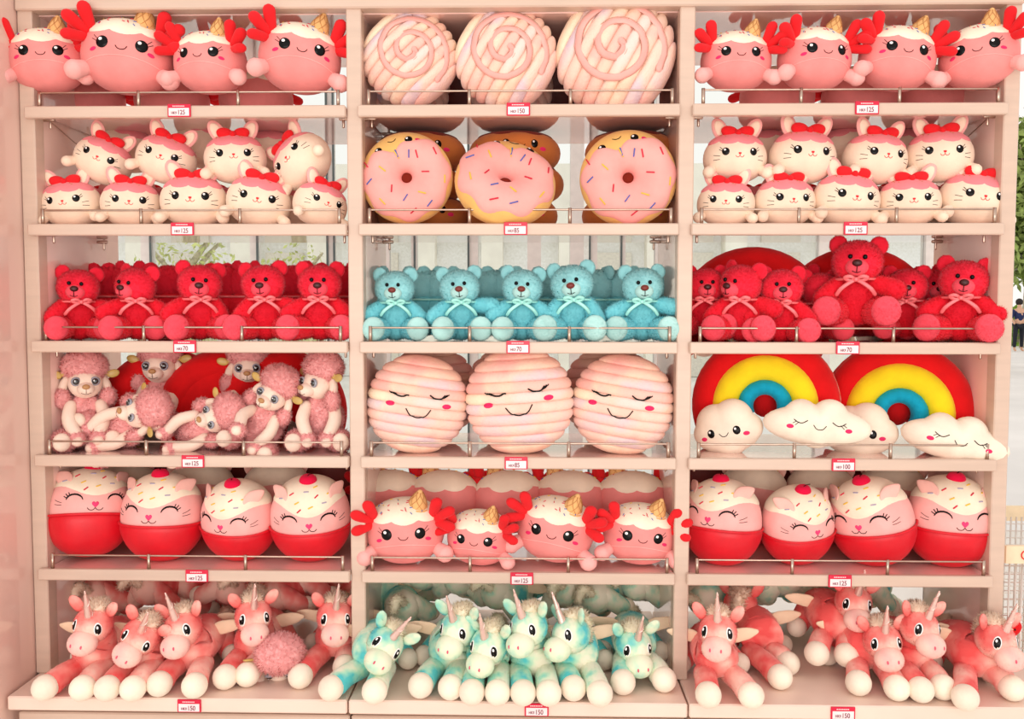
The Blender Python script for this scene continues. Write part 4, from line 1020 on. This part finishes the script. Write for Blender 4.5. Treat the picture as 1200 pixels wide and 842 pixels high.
backs([(448, .40, .05), (478, .30, .0), (500, .42, .07), (545, .40, .06), (592, .30, .05), (640, .42, .07), (672, .34, .06), (712, .34, .03), (762, .40, .05)], [6, 8, 9], 'mint unicorns heaped at the back of the middle deck', 'middle')
backs([(836, .42, .05), (880, .40, .07), (925, .42, .06), (965, .44, .07), (1020, .42, .05)], [6, 8], 'mint unicorns behind the right deck', 'right')

# ================================================================== beyond the unit
GLASS = mat('window_glass', (244, 250, 248), rough=.02, trans=1, ior=1.05, spec=.4); FR = mat('window_frame_white', (232, 224, 218), rough=.4, noise=.03); FRD = mat('window_edge_dark', (86, 96, 96), rough=.3, noise=.05)
YW = 3.0
def pxX(px): return at(px, 300, YW).x
wn = 0
mull = [(100, 127), (165, 176), (293, 301), (385, 391), (409, 424), (450, 456), (482, 488), (548, 560), (618, 634), (668, 684), (692, 700), (727, 733), (768, 796), (960, 975), (1085, 1110)]
fr = G()
for (a, b) in mull: fr.add(box(pxX(a), pxX(b), YW, YW+.08, 0, 3.0))
fr.add(box(-4, pxX(1110), YW, YW+.08, 1.62, 1.66)); fr.add(box(-4, pxX(1110), YW, YW+.08, 0, .25)); fr.add(box(-4, pxX(1110), YW-.01, YW+.09, 2.95, 3.1))
o = mk('window_1', fr, FR, smooth=False); o['kind'] = 'structure'
pn = 0
X0 = -3.4
for (a, b) in mull:
    if pxX(a)-X0 > .05: mk('pane', box(X0, pxX(a), YW+.035, YW+.041, .25, 2.95), GLASS, o, smooth=False)
    X0 = pxX(b)
dk = G()
for px in (177, 302, 384, 392, 486, 691, 728, 549): dk.add(box(pxX(px)-.006, pxX(px)+.006, YW-.012, YW-.001, .2, 2.9))
mk('frame_edge', dk, FRD, o, smooth=False)
# building across the paving
BW = mat('facade_beige', (250, 244, 232), rough=.8, noise=.05, nscale=2); BG = mat('facade_grey', (232, 226, 214), rough=.7, noise=.06); BGL = mat('facade_glass', (252, 252, 248), rough=.5, noise=.06, spec=.7)
bl = thing('building', 'pale building with grey columns and shaded shopfronts far behind the window', 'building', None, (0, 16, 0)); ORG[bl.name] = (0, 16, 0)
mk('wall', box(-11, 9.5, 16, 24, 2.9, 4.4), BW, bl, smooth=False)
mk('shopfront', box(-11, 9.5, 16.35, 16.5, 0, 2.9), BGL, bl, smooth=False)
for x in (-8.2, -6.0, -4.4, -2.2, -.8, .8, 2.6, 4.2, 6.2): mk('column', box(x-.22, x+.22, 15.9, 16.4, 0, 2.95), BW, bl, smooth=False)
for x in (-7.2, -5.2, -3.2, 1.7, 3.4, 5.2): mk('shop_panel', box(x-.4, x+.4, 16.25, 16.34, 0, 2.6), BG, bl, smooth=False)
# trees
LEAF = [mat('leaf_green', (150, 170, 90), rough=.6, noise=.25, nscale=3), mat('leaf_yellow_green', (206, 212, 140), rough=.6, noise=.2, nscale=3), mat('leaf_dark', (80, 116, 60), rough=.6, noise=.25, nscale=3)]
BARK = mat('bark_grey', (190, 180, 152), rough=.9, noise=.2)
def treeobj(x, y, h, r, n, m, label, seed, sc_=.16):
    t = thing('tree', label, 'tree', 'trees outside', (x, y, 0)); ORG[t.name] = (x, y, 0); q = random.Random(seed)
    g = G(tube([(x, y, 0), (x+.1, y, h*.35), (x, y, h*.7)], [.16, .12, .06], 8, 6))
    for k in range(7):
        a = q.uniform(0, 6.3); z = h*(.3+.06*k); g.add(tube([(x, y, z), (x+r*.4*math.cos(a), y+r*.4*math.sin(a), z+h*.14), (x+r*.8*math.cos(a), y+r*.8*math.sin(a), z+h*.25)], [.06, .04, .02], 6, 6))
    mk('trunk', g, BARK, t)
    rr = np.random.default_rng(seed); d = rr.normal(0, 1, (n, 3)); d /= np.linalg.norm(d, axis=1, keepdims=True); rad = rr.random((n, 1))**.33
    P = d*rad*np.array((r, r, h*.36))+np.array((x, y, h*.64)); P += rr.normal(0, r*.07, (n, 3))
    u = rr.normal(0, 1, (n, 3)); u /= np.linalg.norm(u, axis=1, keepdims=True); v = np.cross(u, rr.normal(0, 1, (n, 3))); v /= np.linalg.norm(v, axis=1, keepdims=True)
    V = np.empty((n*4, 3)); V[0::4] = P-u*sc_; V[1::4] = P-v*sc_*.4; V[2::4] = P+u*sc_; V[3::4] = P+v*sc_*.4
    o = mk('foliage', G((V, [(4*i, 4*i+1, 4*i+2, 4*i+3) for i in range(n)])), m, t, smooth=False); o['kind'] = 'stuff'
treeobj(at(218, 300, 11).x, 11, 3.0, .75, 700, LEAF[1], 'pale yellow green tree seen through the window of the left bay', 3, .06)
treeobj(at(345, 300, 13).x, 13, 2.6, .8, 700, LEAF[1], 'dull green tree behind the right window panes of the left bay', 4, .06)
for k, (px, y, h, r) in enumerate([(1203, 31, 8.5, 1.9), (1290, 36, 9, 2.6), (1225, 43, 10, 3.0)]):
    treeobj(at(px, 300, y).x, y, h, r, 5200, LEAF[(0, 2, 0)[k]], ['bright green tree beyond the right edge of the unit', 'dark green tree outside at the far right', 'tall tree furthest back outside at the right'][k], 20+k, .22)
hg = thing('hedge', 'bright green hedge behind the person outside at the right', 'hedge', None, (at(1200, 400, 33).x, 33, 0)); ORG[hg.name] = tuple(hg.location)
rr = np.random.default_rng(5); n = 5000; P = rr.random((n, 3))*np.array((5, 1, 1.5))+np.array((at(1180, 400, 33).x, 32.6, 0)); V = np.empty((n*3, 3)); V[0::3] = P; V[1::3] = P+rr.normal(0, .12, (n, 3)); V[2::3] = P+rr.normal(0, .12, (n, 3))
o = mk('foliage', G((V, [(3*i, 3*i+1, 3*i+2) for i in range(n)])), mat('leaf_lime', (150, 190, 70), noise=.2, nscale=2), hg, smooth=False); o['kind'] = 'stuff'
mk('stems', box(at(1180, 400, 33).x, at(1180, 400, 33).x+5, 32.8, 33.2, 0, .5), BARK, hg, smooth=False)
cn = thing('canopy', 'white curved canopy over the paving outside at the right', 'canopy', None, (at(1198, 300, 31).x, 31, 0)); ORG[cn.name] = tuple(cn.location)
xx = at(1180, 300, 31).x; mk('canopy_roof', tube([(xx-.5, 31, 3.15), (xx+.6, 31, 3.35), (xx+2.5, 31, 3.0)], .18, 10, 10, flat=.6), FR, cn); mk('canopy_rib', tube([(xx-.3, 31, 2.2), (xx+.3, 31, 2.9), (xx+1.2, 31, 2.7), (xx+2, 31, 1.2)], .05, 8, 12), FR, cn); mk('canopy_post', tube([(xx+1.9, 31, 0), (xx+1.9, 31, 3.0)], .07, 8), FR, cn)
# person outside
pp = at(1193, 412, 28); X, Y = pp.x, 28.0
per = thing('person', 'person far off outside in dark blue top and dark trousers, standing', 'person', None, (X, Y, 0)); ORG[per.name] = (X, Y, 0)
def skin(name, verts, edges, radii, m, root=0):
    me = bpy.data.meshes.new(name); me.from_pydata([(X+a, Y+b, c) for a, b, c in verts], [], []); me.clear_geometry(); me.from_pydata([(a, b, c) for a, b, c in verts], edges, [])
    ob = bpy.data.objects.new(name, me); C.objects.link(ob); md = ob.modifiers.new('skin', 'SKIN')
    for i, r in enumerate(radii): me.skin_vertices[0].data[i].radius = (r, r*.8)
    me.skin_vertices[0].data[root].use_root = True; md.use_smooth_shade = True; s2 = ob.modifiers.new('sub', 'SUBSURF'); s2.levels = 1; s2.render_levels = 1
    me.materials.append(m); ob.parent = per; return ob
bv = [(0,0,.95), (0,0,1.15), (0,0,1.38), (0,0,1.48), (0,-.01,1.62), (-.19,0,1.38), (-.25,0,1.10), (-.2,-.12,.92), (.19,0,1.38), (.25,0,1.10), (.2,-.12,.92), (-.10,0,.88), (-.12,0,.48), (-.13,0,.06), (.10,0,.88), (.12,.02,.48), (.13,.04,.06), (-.13,-.12,.04), (.13,-.10,.04)]
be = [(0,1),(1,2),(2,3),(3,4),(2,5),(5,6),(6,7),(2,8),(8,9),(9,10),(0,11),(11,12),(12,13),(0,14),(14,15),(15,16),(13,17),(16,18)]
SKINM = mat('skin', (224, 176, 146), rough=.5, noise=.04); NAVY = mat('navy_cloth', (36, 46, 92), rough=.8, noise=.1); TROU = mat('dark_trousers', (30, 32, 44), rough=.8, noise=.1); HAIR = mat('hair_dark', (34, 24, 22), rough=.6, noise=.1)
skin('body', bv, be, [.14,.13,.13,.06,.10,.07,.045,.035,.07,.045,.035,.09,.06,.045,.09,.06,.045,.04,.04], SKINM)
skin('top', bv[:3]+[bv[5], bv[6], bv[8], bv[9]], [(0,1),(1,2),(2,3),(3,4),(2,5),(5,6)], [.155,.15,.145,.085,.06,.085,.06], NAVY)
skin('trousers', [(0,0,.93), (-.10,0,.86), (-.12,0,.48), (-.13,0,.12), (.10,0,.86), (.12,.02,.48), (.13,.04,.12)], [(0,1),(1,2),(2,3),(0,4),(4,5),(5,6)], [.15,.11,.08,.065,.11,.08,.065], TROU)
hv = mk('hair', G(ball((X, Y+.02, 1.67), (.115, .12, .12), 14, 10)), HAIR, per)
# wire baskets by the right end
BASK = mat('cream_board', (244, 224, 190), rough=.6, noise=.04); WIRE = mat('white_wire', (226, 216, 208), rough=.3, metal=.4, noise=.05)
bx = thing('wire_basket', 'white wire bin with cream top board beside the right end of the unit', 'basket', None, (1.95, .35, 0)); ORG[bx.name] = (1.95, .35, 0)
x0, x1, y0, y1 = 1.50, 2.5, .20, .75
mk('top_board', G(box(x0, x1, y0-.015, y0, .645, .70), box(x0-.015, x0, y0, y1, .645, .70), box(x0, x1, y1, y1+.015, .645, .70)), BASK, bx, smooth=False)
wg = G()
for i in range(52): a = x0+(x1-x0)*i/51; wg.add(tube([(a, y0, .12), (a, y0, .66)], .003, 5, caps=False)); wg.add(tube([(a, y1, .12), (a, y1, .66)], .003, 5, caps=False))
for i in range(20): wg.add(tube([(x0, y0, .14+i*.026), (x1, y0, .14+i*.026)], .002, 5, caps=False)); wg.add(tube([(x0, y1, .14+i*.026), (x1, y1, .14+i*.026)], .002, 5, caps=False))
for i in range(24): a = y0+(y1-y0)*i/23; wg.add(tube([(x0, a, .12), (x0, a, .66)], .003, 5, caps=False))
o = mk('wire_mesh', wg, WIRE, bx); o['kind'] = 'stuff'
mk('base', box(x0, x1, y0, y1, .10, .12), BASK, bx, smooth=False)
for (a, b) in ((x0+.02, y0+.02), (x1-.02, y0+.02), (x0+.02, y1-.02), (x1-.02, y1-.02)): mk('leg', tube([(a, b, 0), (a, b, .11)], .012, 8), WIRE, bx)
ht = thing('heart_plush', 'red heart plush hanging on the wire bin at the right edge', 'plush toy', None, (0, 0, 0))
hz = at(1187, 742, .12); hp = lambda a: None
import itertools
def heart_r(a):
    best = 0
    for t in np.linspace(0, 2*PI, 160):
        x = 16*math.sin(t)**3; y = 13*math.cos(t)-5*math.cos(2*t)-2*math.cos(3*t)-math.cos(4*t)
        if abs(((math.atan2(y, x)-a+PI) % (2*PI))-PI) < .05: best = max(best, math.hypot(x, y))
    return max(best, 4)*.0027
M = TR((hz.x, .155, hz.z))
hg_ = G(pillow(heart_r, .025, 44, 6)); F = Face(hg_); mk('body', xf((hg_.v[0], hg_.f), M), RBR, ht)
for s in (-1, 1): mk('eye', xf(F.disc(s*.012, .008, .003, .0035, 0, .001), M), BLACK, ht)
mk('mouth', xf(F.line([(-.006, .001), (0, -.003), (.006, .001)], .0009), M), BLACK, ht)
bx2 = mk('toy_ring_print', G(*[tube([(1.56+k*.045+.014*math.cos(a), y0-.017, .672+.014*math.sin(a)) for a in np.linspace(0, 2*PI, 14)], .002, 5, caps=False) for k in range(8)]), REDT, bx)
finish_protos()

for o in bpy.data.objects:
    if 'label' in o and len(str(o['label']).split()) > 16: print('LONG', o['label'])
